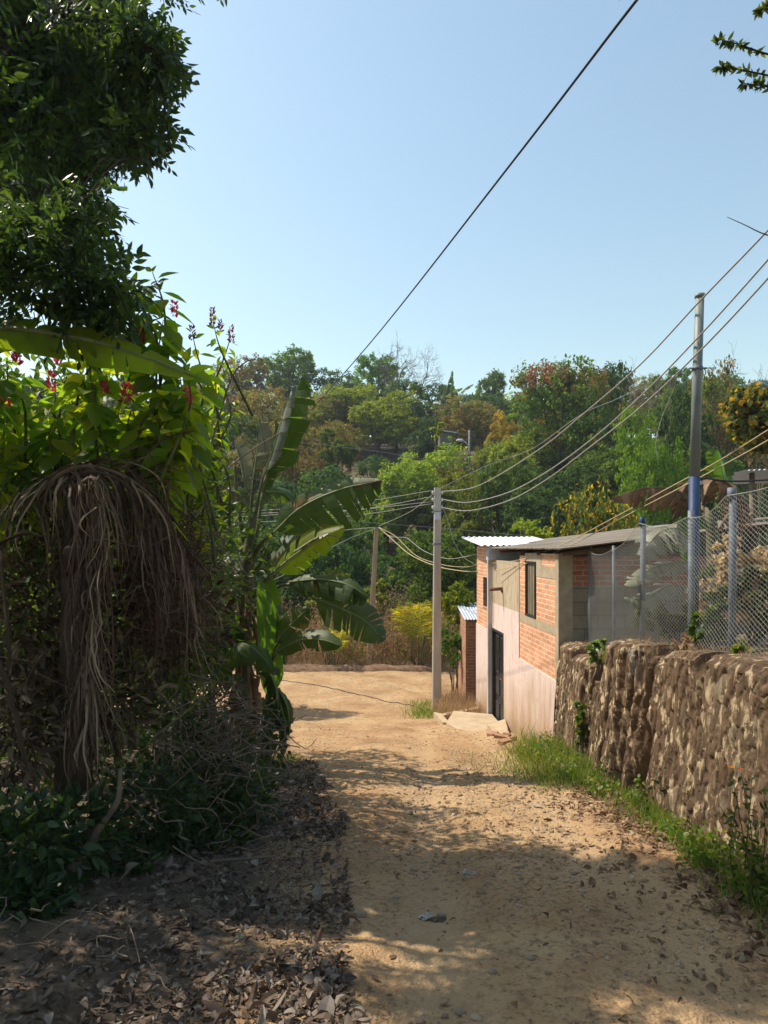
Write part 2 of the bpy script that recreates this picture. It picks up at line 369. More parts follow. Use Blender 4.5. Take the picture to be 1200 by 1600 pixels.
def road_material():
    m, nt = mat('dirt_road'); L = nt.links
    tc = N(nt, 'ShaderNodeTexCoord')
    n1 = N(nt, 'ShaderNodeTexNoise', i_Scale=.9, i_Detail=6.0, i_Roughness=.62); L.new(tc.outputs['Object'], n1.inputs['Vector'])
    r1 = ramp(nt, [(.3, (.31, .185, .095)), (.5, (.445, .29, .155)), (.72, (.53, .375, .215))]); L.new(n1.outputs[0], r1.inputs[0])
    n2 = N(nt, 'ShaderNodeTexNoise', i_Scale=26.0, i_Detail=6.0, i_Roughness=.7); L.new(tc.outputs['Object'], n2.inputs['Vector'])
    r2 = ramp(nt, [(.36, (.42, .38, .36)), (.48, (1, 1, 1)), (.7, (1.18, 1.16, 1.12))]); L.new(n2.outputs[0], r2.inputs[0])
    c = mixc(nt, r1.outputs[0], r2.outputs[0], .85, 'MULTIPLY')
    n4 = N(nt, 'ShaderNodeTexNoise', i_Scale=2.6, i_Detail=4.0); L.new(tc.outputs['Object'], n4.inputs['Vector'])
    r4 = ramp(nt, [(.52, (0, 0, 0)), (.66, (.55, .55, .55))]); L.new(n4.outputs[0], r4.inputs[0])
    c = mixc(nt, c, (.4, .22, .11), r4.outputs[0]); n6 = N(nt, 'ShaderNodeTexNoise', i_Scale=7.0, i_Detail=7.0, i_Roughness=.7); L.new(tc.outputs['Object'], n6.inputs['Vector']); r6 = ramp(nt, [(.36, (.55, .55, .55)), (.46, (0, 0, 0))]); L.new(n6.outputs[0], r6.inputs[0]); c = mixc(nt, c, (.2, .13, .085), r6.outputs[0])
    uv = N(nt, 'ShaderNodeUVMap'); uv.uv_map = 'UVMap'; su = N(nt, 'ShaderNodeSeparateXYZ'); L.new(uv.outputs[0], su.inputs[0])
    ne = N(nt, 'ShaderNodeTexNoise', i_Scale=3.0, i_Detail=8.0, i_Roughness=.7); L.new(tc.outputs['Object'], ne.inputs['Vector'])
    me_ = N(nt, 'ShaderNodeMath', operation='MULTIPLY_ADD'); L.new(ne.outputs[0], me_.inputs[0]); me_.inputs[1].default_value = 1.1; L.new(su.outputs[0], me_.inputs[2])
    mr_ = N(nt, 'ShaderNodeMapRange'); mr_.inputs[1].default_value = .75; mr_.inputs[2].default_value = 1.25; mr_.inputs[3].default_value = 1; mr_.inputs[4].default_value = 0; L.new(me_.outputs[0], mr_.inputs[0])
    c = mixc(nt, c, (.13, .092, .063), mr_.outputs[0])     # darker leaf mould creeping in from the verge
    rm = N(nt, 'ShaderNodeMath', operation='MULTIPLY_ADD'); L.new(n1.outputs[0], rm.inputs[0]); rm.inputs[1].default_value = 1.4; L.new(su.outputs[1], rm.inputs[2])
    rr_ = N(nt, 'ShaderNodeMapRange'); rr_.inputs[1].default_value = 1.0; rr_.inputs[2].default_value = 1.75; rr_.inputs[3].default_value = 0; rr_.inputs[4].default_value = .75; L.new(rm.outputs[0], rr_.inputs[0])
    c = mixc(nt, c, (.47, .32, .18), rr_.outputs[0])       # wheel tracks packed smooth and pale
    vo = N(nt, 'ShaderNodeTexVoronoi', i_Scale=55.0); L.new(tc.outputs['Object'], vo.inputs['Vector'])
    b = N(nt, 'ShaderNodeBsdfPrincipled', i_Roughness=.95); b.inputs['Specular IOR Level'].default_value = .15; L.new(c, b.inputs['Base Color'])
    ad = N(nt, 'ShaderNodeMath', operation='MULTIPLY_ADD'); L.new(vo.outputs['Distance'], ad.inputs[0]); ad.inputs[1].default_value = -.5; L.new(n2.outputs[0], ad.inputs[2])
    bp = N(nt, 'ShaderNodeBump', i_Strength=.8, i_Distance=.025); L.new(ad.outputs[0], bp.inputs['Height']); L.new(bp.outputs[0], b.inputs['Normal'])
    o = N(nt, 'ShaderNodeOutputMaterial'); L.new(b.outputs[0], o.inputs[0]); return m
M['road'] = road_material()
r = MB()
ys = np.concatenate([np.arange(-3, 1.5, .12), np.arange(1.5, 9, .035), np.arange(9, 17.01, .06)])
us = np.linspace(0, 1, 100); eL = edgeL(ys) - .3; eR = edgeR(ys) + .22
X = eL[:, None] + (eR - eL)[:, None] * us[None]; Y = np.broadcast_to(ys[:, None], X.shape)
d = np.minimum(X - eL[:, None], eR[:, None] - X)
Z = HR(X, Y) - .11 * (1 - sst(0, .28, d)); nx = len(us)
i = (np.arange(len(ys) - 1)[:, None] * nx + np.arange(nx - 1)[None]).ravel()
r.add(np.stack([X, Y, Z], -1).reshape(-1, 3), q=np.stack([i, i + 1, i + nx + 1, i + nx], -1), uv=np.stack([np.minimum(X - eL[:, None], (eR[:, None] - X) * 1.6 + .25), (np.exp(-((X - .1 - .05 * Y) / .26) ** 2) + np.exp(-((X - 1.45 - .02 * Y) / .28) ** 2)) * (1 - sst(13, 17, Y))], -1).reshape(-1, 2))
grid(r, np.arange(-14, 14, .1), np.arange(ys[-1], 23.15, .08), lambda x, y: HR(x, y) - .11 * sst(22.85, 23.1, y) - .02 * (1 - sst(17.0, 17.1, y)) * 0)
tag(r.build('dirt_road', M['road'], smooth=True), kind='structure')
# raised earth kerb along the far side
M['bank'] = rough_mat('earth_bank', (.12, .07, .042), (.27, .165, .1), scale=6, bump=.8, bdist=.04)
e = MB(); ex = np.arange(-14, 14, .08)
rows = []
for t, (dy, dz) in enumerate([(-.15, -.1), (-.1, .03), (.0, .09), (.12, .13), (.3, .13), (.55, .08), (.8, -.08)]):
    yy = 23.0 + dy + .12 * fbm(ex * .8, ex * 0 + t, 4); rows.append(np.stack([ex, yy, H0(ex, ex * 0 + 23.0) + dz + .12 * fbm(ex * 2.5, ex * 0 + t * .7, 6) * (1 if 0 < t < 6 else 0)], -1))
vv = np.array(rows); n_ = len(ex); i = (np.arange(len(rows) - 1)[:, None] * n_ + np.arange(n_ - 1)[None]).ravel()
e.add(vv.reshape(-1, 3), q=np.stack([i, i + 1, i + n_ + 1, i + n_], -1))
tag(e.build('earth_bank', M['bank'], smooth=True), kind='structure')
# ================================================================== camera, sun, sky
cam = bpy.data.cameras.new('camera'); co = bpy.data.objects.new('camera', cam); C.objects.link(co)
cam.sensor_fit = 'AUTO'; cam.sensor_width = 36; cam.lens = 36 * F / 1600; cam.shift_y = 55 / 1600
co.location = (0, 0, EYE); co.rotation_euler = (math.pi / 2, 0, 0); cam.clip_end = 6000; cam.clip_start = .05
bpy.context.scene.camera = co
SUN_AZ = math.radians(-68); SUN_EL = math.radians(54)      # azimuth from +Y, negative to the left
S = Vector((math.sin(SUN_AZ) * math.cos(SUN_EL), math.cos(SUN_AZ) * math.cos(SUN_EL), math.sin(SUN_EL)))
sl = bpy.data.lights.new('sun', 'SUN'); so = bpy.data.objects.new('sun', sl); C.objects.link(so)
sl.energy = 3.7; sl.angle = math.radians(.55); sl.color = (1, .9, .74)
so.rotation_euler = (-S).to_track_quat('-Z', 'Y').to_euler(); so.location = (0, 0, 40)
w = bpy.data.worlds.new('World'); bpy.context.scene.world = w; w.use_nodes = True
nt = w.node_tree; bg = nt.nodes['Background']; sk = nt.nodes.new('ShaderNodeTexSky'); sk.sky_type = 'NISHITA'
sk.sun_disc = False; sk.sun_elevation = SUN_EL; sk.sun_rotation = SUN_AZ % (2 * math.pi); sk.air_density = 1.5; sk.dust_density = 1.0; sk.ozone_density = .5; sk.altitude = 0
nt.links.new(mixc(nt, sk.outputs[0], (.98, 1.0, .92), 1.0, 'MULTIPLY'), bg.inputs[0]); bg.inputs[1].default_value = .124
vs = bpy.context.scene.view_settings; vs.view_transform = 'Standard'; vs.look = 'None'; vs.gamma = 1; vs.exposure = 0.68; vs.use_curve_mapping = False
cy = bpy.context.scene.cycles; cy.max_bounces = 7; cy.transparent_max_bounces = 4; cy.volume_bounces = 0

# ================================================================== stone retaining wall
def stone_material():
    m, nt = mat('rubble_stone'); L = nt.links      # UV: x = which lump, y = distance to its joint
    tc = N(nt, 'ShaderNodeTexCoord'); mp = N(nt, 'ShaderNodeMapping'); mp.inputs['Scale'].default_value = (1, 1, .4); L.new(tc.outputs['Object'], mp.inputs[0])
    uv = N(nt, 'ShaderNodeUVMap'); uv.uv_map = 'UVMap'; su = N(nt, 'ShaderNodeSeparateXYZ'); L.new(uv.outputs[0], su.inputs[0])
    rs = ramp(nt, [(.0, (.18, .118, .074)), (.4, (.225, .15, .095)), (.75, (.27, .19, .125)), (.92, (.34, .27, .19))], 'CONSTANT'); L.new(su.outputs[0], rs.inputs[0])
    n1 = N(nt, 'ShaderNodeTexNoise', i_Scale=11.0, i_Detail=9.0, i_Roughness=.75); L.new(mp.outputs[0], n1.inputs['Vector'])
    r1 = ramp(nt, [(.3, (.4, .37, .35)), (.48, (.92, .9, .88)), (.7, (1.5, 1.45, 1.35))]); L.new(n1.outputs[0], r1.inputs[0])
    c = mixc(nt, rs.outputs[0], r1.outputs[0], .95, 'MULTIPLY')
    n0 = N(nt, 'ShaderNodeTexNoise', i_Scale=2.6, i_Detail=6.0, i_Roughness=.65); L.new(mp.outputs[0], n0.inputs['Vector'])
    r0 = ramp(nt, [(.38, (.85, .85, .85)), (.5, (0, 0, 0))]); L.new(n0.outputs[0], r0.inputs[0]); c = mixc(nt, c, (.13, .086, .056), r0.outputs[0])
    re = ramp(nt, [(.0, (.45, .45, .45)), (.2, (0, 0, 0))]); L.new(su.outputs[1], re.inputs[0]); c = mixc(nt, c, (.12, .08, .052), re.outputs[0])
    n2 = N(nt, 'ShaderNodeTexNoise', i_Scale=34.0, i_Detail=8.0, i_Roughness=.75); L.new(mp.outputs[0], n2.inputs['Vector'])
    n8 = N(nt, 'ShaderNodeTexNoise', i_Scale=13.0, i_Detail=5.0, i_Roughness=.6); L.new(mp.outputs[0], n8.inputs['Vector']); rb = ramp(nt, [(.55, (0, 0, 0)), (.61, (.9, .9, .9))]); L.new(n8.outputs[0], rb.inputs[0]); c = mixc(nt, c, (.68, .52, .33), rb.outputs[0])
    rd = ramp(nt, [(.34, (.8, .8, .8)), (.42, (0, 0, 0))]); L.new(n2.outputs[0], rd.inputs[0]); c = mixc(nt, c, (.09, .062, .044), rd.outputs[0])
    n4 = N(nt, 'ShaderNodeTexNoise', i_Scale=1.5, i_Detail=8.0, i_Roughness=.7); L.new(mp.outputs[0], n4.inputs['Vector'])
    r4 = ramp(nt, [(.61, (0, 0, 0)), (.65, (.7, .7, .7))]); L.new(n4.outputs[0], r4.inputs[0]); c = mixc(nt, c, (.52, .48, .41), r4.outputs[0])
    b = N(nt, 'ShaderNodeBsdfPrincipled', i_Roughness=.95); b.inputs['Specular IOR Level'].default_value = .15; L.new(c, b.inputs['Base Color'])
    bp = N(nt, 'ShaderNodeBump', i_Strength=1.0, i_Distance=.025); L.new(n2.outputs[0], bp.inputs['Height'])
    bp2 = N(nt, 'ShaderNodeBump', i_Strength=.9, i_Distance=.04); L.new(n1.outputs[0], bp2.inputs['Height']); L.new(bp.outputs[0], bp2.inputs['Normal']); L.new(bp2.outputs[0], b.inputs['Normal'])
    o = N(nt, 'ShaderNodeOutputMaterial'); L.new(b.outputs[0], o.inputs[0]); return m
M['stone'] = stone_material()
def wall_top(y):
    pts = [(2, .9), (4.15, .86), (4.16, .7), (4.62, .72), (4.64, .78), (5.6, .74), (5.62, .58), (5.75, .6), (5.77, .70), (6.5, .64), (6.52, .52), (6.9, .5), (6.92, .6), (7.95, .52), (7.97, .02), (8.5, .06), (8.52, .16), (9.5, .12), (9.52, .22), (10.17, .2)]
    return np.interp(y, [p[0] for p in pts], [p[1] for p in pts]) + .05 * fbm(y * 3, y * 0, 8)
wy = np.arange(2.0, 10.16, .017); nz_ = 96
cells = np.stack([rng.uniform(1.9, 10.3, 2400), rng.uniform(-2, 1.2, 2400)], -1); coff = rng.uniform(-.007, .007, 2400); cval = rng.random(2400)
wb = MB(); wt = wall_top(wy); base = H0(wy * 0 + 2.35, wy) - .25
tt_ = np.linspace(0, 1, nz_); ZZ = base[:, None] + (wt - base)[:, None] * tt_[None]; YY = np.broadcast_to(wy[:, None], ZZ.shape)
ywarp = YY + .22 * fbm(YY * 2, ZZ * 2, 61); zwarp = ZZ + .35 * fbm(YY * 2, ZZ * 2, 62)
ix = np.zeros(ZZ.shape + (2,), int); d0 = np.zeros(ZZ.shape); d1 = np.zeros(ZZ.shape)
for r_ in range(len(wy)):
    sel = np.where(np.abs(cells[:, 0] - wy[r_]) < .55)[0]
    dd = np.sqrt((ywarp[r_][:, None] - cells[sel, 0]) ** 2 + ((zwarp[r_][:, None] - cells[sel, 1]) * .42) ** 2); q_ = np.argsort(dd, -1)[:, :2]
    ix[r_] = sel[q_]; d0[r_] = np.take_along_axis(dd, q_[:, :1], -1)[:, 0]; d1[r_] = np.take_along_axis(dd, q_[:, 1:2], -1)[:, 0]
crack = np.exp(-((d1 - d0) / .014) ** 2)
XX = 2.56 - .10 * (1 - tt_)[None] + coff[ix[..., 0]] - .0 + .02 * crack + .05 * fbm(YY * 1.2, ZZ * .9, 63, 3) + .035 * fbm(YY * 16, ZZ * 6, 64, 5) + np.interp(YY + .12 * (ZZ + .3) + .1 * fbm(ZZ * 2, ZZ * 0, 65), [4.3, 4.32, 5.66, 5.7, 6.6, 6.64, 7.06, 7.1, 7.42, 7.46, 7.95, 7.99, 8.9, 8.93], [.02, -.04, -.04, .03, .03, .07, .07, .02, .02, -.05, -.05, .05, .05, .0])
# vertical fissures down the big blocks
for (fy, fz0, fz1, wd, dp) in [(7.45, -1.4, .5, .05, .2), (7.1, -1.3, .3, .045, .18), (6.66, -.6, .6, .04, .16), (5.68, -.1, .7, .05, .2), (7.95, -1.5, .55, .03, .15), (4.4, .35, .75, .12, .2), (8.9, -1.4, .1, .04, .14), (6.95, -1.1, -.35, .09, .12)]:
    cl = fy + .1 * fbm(ZZ * 1.3, ZZ * 0 + fy, 66) - .16 * (ZZ - fz0)
    XX = XX + 1.25 * dp * np.exp(-((YY - cl) / wd) ** 2) * sst(fz0, fz0 + .25, ZZ) * (1 - sst(fz1, fz1 + .3, ZZ))
rnd = sst(.0, .06, (wt[:, None] - ZZ)); XX = XX + .06 * (1 - rnd)
n2_ = nz_ + 6
Xt = [XX]; Yt = [YY]; Zt = [ZZ]
for k, dx in enumerate([.05, .12, .2, .3, .42]):
    Xt.append(XX[:, -1:] + dx); Yt.append(YY[:, -1:]); Zt.append(ZZ[:, -1:] + .015 + .05 * fbm(YY[:, -1:] * 4, YY[:, -1:] * 0 + dx * 12, 67) )
Xt.append(XX[:, -1:] + .45); Yt.append(YY[:, -1:]); Zt.append(base[:, None] - .1)
XA = np.concatenate(Xt, 1); YA = np.concatenate(Yt, 1); ZA = np.concatenate(Zt, 1); nc = XA.shape[1]
i = (np.arange(len(wy) - 1)[:, None] * nc + np.arange(nc - 1)[None]).ravel()
wb.add(np.stack([XA, YA, ZA], -1).reshape(-1, 3), q=np.stack([i, i + 1, i + nc + 1, i + nc], -1), uv=np.stack([np.concatenate([cval[ix[..., 0]]] + [cval[ix[:, -1:, 0]]] * 6, 1), np.concatenate([np.clip((d1 - d0) / .1, 0, 1)] + [np.clip((d1 - d0)[:, -1:] / .1, .3, 1)] * 6, 1)], -1).reshape(-1, 2))
for row in (0, len(wy) - 1):   # end caps
    ids = row * nc + np.arange(nc); a = list(ids)
    wb.t.append(np.array([(a[0], a[k], a[k + 1]) for k in range(1, nc - 1)])); wb.tm.append(np.zeros(nc - 2, int))
tag(wb.build('stone_wall', M['stone'], smooth=False), 'brown rubble stone retaining wall with stepped cracked top below the wire fence', 'wall')

# ================================================================== chain link fence
M['galv'] = rough_mat('galvanised', (.1, .115, .145), (.2, .225, .265), scale=9, rough=.65, bump=.15, metal=.2, spec=.35)
M['wire'] = rough_mat('mesh_wire', (.34, .33, .3), (.5, .48, .44), scale=20, rough=.5, bump=.1, metal=.35, spec=.5)
M['bluepaint'] = rough_mat('blue_paint', (.02, .04, .11), (.035, .07, .17), scale=7, rough=.5, bump=.2)
fposts = [(4.05, 2.3), (5.77, 2.09), (6.62, 1.95), (7.9, 1.94), (8.9, 1.62), (10.02, 1.63)]
FX = lambda y: np.interp(y, [4, 5.77, 6.62, 7.9, 10.1], [2.88, 2.90, 2.95, 2.95, 2.98])
f_top = lambda y: np.interp(y, [p[0] for p in fposts], [p[1] - .06 for p in fposts]) - .07 * np.abs(np.sin(np.interp(y, [p[0] for p in fposts], np.arange(6)) * math.pi))
fbase = lambda y: H0(FX(y), y)
fr = thing('chain_link_fence', (2.9, 7.0, .5), 'grey chain link fence on pipe posts along the stone wall top', 'fence')
for k, (y, t) in enumerate(fposts):
    m = MB(); r_ = .031 if k < 4 else .02
    tube(m, [(FX(y), y, fbase(y) - .3), (FX(y) + (.01 if k % 2 else -.01), y, t)], r_, 10); o = m.build('post', M['galv'], fr, True)
    if k in (1, 3):
        c = MB(); tube(c, [(FX(y), y, t - .1), (FX(y), y, t + .006)], r_ + .004, 10); c.build('post_cap', M['bluepaint'] if k == 3 else M['galv'], o, True)
m = MB(); pitch = .038; yy0 = 3.4
nw = int((10.0 - yy0) / pitch); rad = .0018
for k in range(nw):
    y0 = yy0 + k * pitch; zb, zt = float(fbase(y0)) + .0, float(f_top(y0)); ns = max(4, int((zt - zb) / (pitch * .52)))
    j = np.arange(ns + 1); yv = y0 + np.where((j + k) % 2 == 0, -.5, .5) * pitch * 1.02
    z = zb + (zt - zb) * j / ns; xo = .012 * np.sin(z * 9 + y0 * 3) + .02 * fbm(yv * 1.5, z * 2, 77) - .04
    p = np.stack([FX(yv) + xo + np.where((j + k) % 2 == 0, -.002, .002), yv, z], -1)
    off = np.array([(0, 0, rad), (rad, 0, -rad * .6), (-rad, 0, -rad * .6)]) * 1.0
    off = np.array([(rad, 0, 0), (-rad * .5, rad * .8, 0), (-rad * .5, -rad * .8, 0)])
    v = (p[:, None] + off[None]).reshape(-1, 3); b_ = np.arange(ns)[:, None] * 3; kk_ = np.arange(3)[None]; k2 = (kk_ + 1) % 3
    m.add(v, q=np.stack([b_ + kk_, b_ + k2, b_ + 3 + k2, b_ + 3 + kk_], -1).reshape(-1, 4))
m.build('wire_mesh', M['wire'], fr)
for dz, nm in ((0.0, 'top_wire'), (-99, 'bottom_wire')):
    m = MB(); yv = np.linspace(yy0, 10.02, 90); z = f_top(yv) if dz == 0 else fbase(yv) + .04
    tube(m, np.stack([FX(yv) - .045, yv, z], -1), .0035, 5); m.build(nm, M['wire'], fr, True)
# ================================================================== tall pipe pole behind the fence
M['grey_pole'] = rough_mat('grey_pipe', (.15, .175, .17), (.25, .28, .265), scale=5, rough=.5, bump=.15, stretch=(2, 2, .4), spec=.4)
pp = thing('pipe_pole', (3.08, 6.95, .5), 'tall thin grey pipe pole with blue base standing behind the fence', 'pole')
m = MB(); tube(m, [P(1085.5, 745, 6.95), P(1089, 600, 6.95), P(1093.5, 462, 6.95)], [.05, .047, .042], 12); o = m.build('shaft', M['grey_pole'], pp, True)
m = MB(); b0 = P(1085, 745, 6.95); tube(m, [(b0[0] - .02, 6.95, .3), tuple(b0)], .052, 12); m.build('painted_base', M['bluepaint'], pp, True)
m = MB(); c0 = P(1093.5, 462, 6.95); tube(m, [c0 - (0, 0, .02), c0 + (0, 0, .015)], .05, 12); m.build('cap', M['grey_pole'], pp, True)
m = MB(); c0 = P(1089.6, 576, 6.95); tube(m, [c0 - (0, 0, .02), c0 + (0, 0, .02)], .053, 12); tube(m, [c0 - (.09, .02, 0), c0 + (.09, -.02, 0)], .009, 6); m.build('clamp', M['galv'], pp, True)

# ================================================================== brick house
HB = -2.4
house = thing('brick_house', (2.58, 10.2, HB), 'narrow brick and faded pink plaster house with black metal door beside the road', 'house', rz=.0603)
Z = lambda wz: wz - HB
M['brick'] = brick_mat('brick_facade', 1, (.62, .27, .14), (.74, .39, .23), (.72, .58, .45))
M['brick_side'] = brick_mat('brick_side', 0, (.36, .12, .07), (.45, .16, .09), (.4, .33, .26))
M['block'] = brick_mat('concrete_block', 0, (.27, .225, .17), (.32, .27, .2), (.22, .18, .14), rowh=.2, bw=.4)
def plaster(name, c1, c2, stain, dirt):
    m, nt = mat(name); L = nt.links
    tc = N(nt, 'ShaderNodeTexCoord'); mp = N(nt, 'ShaderNodeMapping'); mp.inputs['Scale'].default_value = (1, 1, .35); L.new(tc.outputs['Object'], mp.inputs[0])
    n1 = N(nt, 'ShaderNodeTexNoise', i_Scale=2.4, i_Detail=7.0, i_Roughness=.65); L.new(mp.outputs[0], n1.inputs['Vector'])
    r1 = ramp(nt, [(.35, c1), (.65, c2)]); L.new(n1.outputs[0], r1.inputs[0]); c = r1.outputs[0]
    n2 = N(nt, 'ShaderNodeTexNoise', i_Scale=6.0, i_Detail=8.0, i_Roughness=.75); L.new(mp.outputs[0], n2.inputs['Vector'])
    r2 = ramp(nt, [(.52, (0, 0, 0)), (.62, (.9, .9, .9))]); L.new(n2.outputs[0], r2.inputs[0]); c = mixc(nt, c, stain, r2.outputs[0])
    n5 = N(nt, 'ShaderNodeTexNoise', i_Scale=11.0, i_Detail=8.0, i_Roughness=.8); L.new(tc.outputs['Object'], n5.inputs['Vector'])
    r5 = ramp(nt, [(.6, (0, 0, 0)), (.64, (.75, .75, .75))]); L.new(n5.outputs[0], r5.inputs[0]); c = mixc(nt, c, (.3, .26, .215), r5.outputs[0]); n7 = N(nt, 'ShaderNodeTexNoise', i_Scale=3.2, i_Detail=6.0, i_Roughness=.7); mp7 = N(nt, 'ShaderNodeMapping'); mp7.inputs['Scale'].default_value = (1, 3, .25); L.new(tc.outputs['Object'], mp7.inputs[0]); L.new(mp7.outputs[0], n7.inputs['Vector']); r7 = ramp(nt, [(.54, (0, 0, 0)), (.66, (.55, .55, .55))]); L.new(n7.outputs[0], r7.inputs[0]); c = mixc(nt, c, (.32, .25, .2), r7.outputs[0])
    if dirt:  # mud splashed up from the road
        sp = N(nt, 'ShaderNodeSeparateXYZ'); L.new(tc.outputs['Object'], sp.inputs[0])
        ma = N(nt, 'ShaderNodeMath', operation='MULTIPLY_ADD'); L.new(n1.outputs[0], ma.inputs[0]); ma.inputs[1].default_value = -2.4; L.new(sp.outputs[2], ma.inputs[2])
        sl_ = N(nt, 'ShaderNodeMath', operation='MULTIPLY_ADD'); L.new(sp.outputs[1], sl_.inputs[0]); sl_.inputs[1].default_value = .12; L.new(ma.outputs[0], sl_.inputs[2])
        mr = N(nt, 'ShaderNodeMapRange'); mr.inputs[1].default_value = -.35; mr.inputs[2].default_value = .9; mr.inputs[3].default_value = .95; mr.inputs[4].default_value = 0; L.new(sl_.outputs[0], mr.inputs[0])
        c = mixc(nt, c, (.34, .22, .12), mr.outputs[0])
    b = N(nt, 'ShaderNodeBsdfPrincipled', i_Roughness=.9); b.inputs['Specular IOR Level'].default_value = .2; L.new(c, b.inputs['Base Color'])
    n3 = N(nt, 'ShaderNodeTexNoise', i_Scale=30.0, i_Detail=8.0); L.new(tc.outputs['Object'], n3.inputs['Vector'])
    bp = N(nt, 'ShaderNodeBump', i_Strength=.4, i_Distance=.01); L.new(n3.outputs[0], bp.inputs['Height']); L.new(bp.outputs[0], b.inputs['Normal'])
    o = N(nt, 'ShaderNodeOutputMaterial'); L.new(b.outputs[0], o.inputs[0]); return m
M['pink'] = plaster('pink_plaster', (.64, .485, .44), (.7, .57, .53), (.72, .65, .59), True)
M['beige'] = plaster('bare_plaster', (.42, .33, .23), (.52, .42, .3), (.3, .24, .18), False)
M['conc'] = rough_mat('concrete', (.34, .27, .185), (.48, .4, .29), scale=5, bump=.4, bdist=.01)
T = .16
# brickwork: near wall with its window opening, far wall with the small window
m = MB()
zw0, zw1 = Z(.45), Z(1.33)
box(m, 0, T, .14, 2.26, Z(-.4), Z(.28)); box(m, 0, T, .14, 1.2, Z(.42), Z(1.12)); box(m, 0, T, 1.9, 2.26, Z(.42), Z(1.45))
box(m, 0, T, .14, .9, Z(1.3), Z(1.5))
m.build('near_brick_wall', M['brick'], house, local=True); m = MB(); box(m, 0, T, 4.62, 5.0, Z(-.2), Z(1.62)); box(m, 0, T, 5.5, 6.24, Z(-.2), Z(1.62)); box(m, 0, T, 5.0, 5.5, Z(-.2), Z(.27)); box(m, 0, T, 5.0, 5.5, Z(.93), Z(1.62))
m.build('far_brick_wall', M['brick'], house, local=True)
m = MB()   # concrete bands and corner pilaster
box(m, -.004, T, .14, 2.26, Z(.28), Z(.42)); box(m, -.004, T, .14, 1.2, Z(1.12), Z(1.3)); box(m, -.003, T, .9, 1.2, Z(1.3), Z(1.5)); box(m, 0, T, 1.2, 1.9, Z(1.36), Z(1.5))
box(m, -.012, .2, -.012, .14, Z(-.4), Z(1.5)); box(m, -.006, .2, -.01, .14, Z(-2.9), Z(-.4))
m.build('concrete_frame', M['conc'], house, local=True)
m = MB()
box(m, -.018, T, .02, 2.262, Z(-2.9), Z(-.4)); box(m, -.015, T, 2.262, 3.44, Z(-2.9), Z(.42)); box(m, -.015, T, 3.44, 4.48, Z(-.1), Z(.42)); box(m, -.015, T, 4.48, 4.62, Z(-2.9), Z(.42)); box(m, -.018, T, 4.62, 6.25, Z(-2.9), Z(-.2))
m.build('pink_plaster', M['pink'], house, local=True)
m = MB(); box(m, -.01, T, 2.264, 4.62, Z(.42), Z(1.33)); m.build('bare_plaster', M['beige'], house, local=True)
m = MB(); box(m, .2, 4.3, 0, T, Z(1.02), Z(1.46)); m.build('upper_brickwork', M['brick_side'], house, local=True)
m = MB(); box(m, .2, 4.3, .003, T, Z(-2.9), Z(1.02)); box(m, 4.14, 4.3, T, 6.1, Z(-2.9), Z(1.5)); box(m, T, 4.3, 6.1, 6.25, Z(-2.9), Z(1.6)); m.build('block_wall', M['block'], house, local=True)
m = MB(); box(m, T + .02, 4.1, 2.32, 2.44, Z(-2.5), Z(1.4)); box(m, T + .02, 4.1, 4.7, 4.8, Z(-2.5), Z(1.4)); box(m, T, 4.1, T, 6.1, Z(-2.3), Z(-2.2)); m.build('inner_wall', M['conc'], house, local=True)
M['black'] = rough_mat('black_iron', (.012, .012, .014), (.04, .035, .035), scale=14, rough=.5, bump=.1, spec=.4)
M['dark_void'] = rough_mat('unlit_opening', (.02, .018, .015), (.035, .03, .025), scale=3, rough=.25, bump=.02)  # near-black pane painted in place of the unlit room behind
# near window: worn wooden shutter set back in the opening, round patch at the top
M['shutter'] = rough_mat('weathered_board', (.2, .16, .1), (.36, .3, .2), scale=3, rough=.9, bump=.3, stretch=(1, 9, 1))
win = MB(); box(win, .035, .08, 1.2, 1.9, Z(.42), Z(1.36)); wo = win.build('window', M['shutter'], house, local=True)
m = MB()
box(m, -.02, .07, 1.2, 1.235, Z(.42), Z(1.36)); box(m, .0, .07, 1.865, 1.9, Z(.42), Z(1.36)); box(m, -.015, .07, 1.235, 1.865, Z(.42), Z(.45)); box(m, .0, .07, 1.235, 1.865, Z(1.33), Z(1.36))
m.build('frame', M['black'], wo, local=True)
m = MB()
for k in range(7): tube(m, [(.015, 1.27 + k * .095, Z(.45)), (.015, 1.27 + k * .095, Z(1.33))], .006, 5)
m.build('bars', M['black'], wo, local=True)
# small barred window
win = MB(); box(win, .08, .1, 5.0, 5.5, Z(.27), Z(.93)); wo = win.build('window', M['dark_void'], house, local=True)
m = MB()
for k in range(5): box(m, .0, .018, 5.02, 5.48, Z(.31 + k * .14), Z(.33 + k * .14))
for k in range(4): box(m, -.004, .0, 5.04 + k * .13, 5.06 + k * .13, Z(.27), Z(.93))
m.build('grille', M['black'], wo, local=True)
m = MB(); box(m, -.02, .06, 5.0, 5.5, Z(.245), Z(.268)); m.build('sill', M['conc'], wo, local=True)
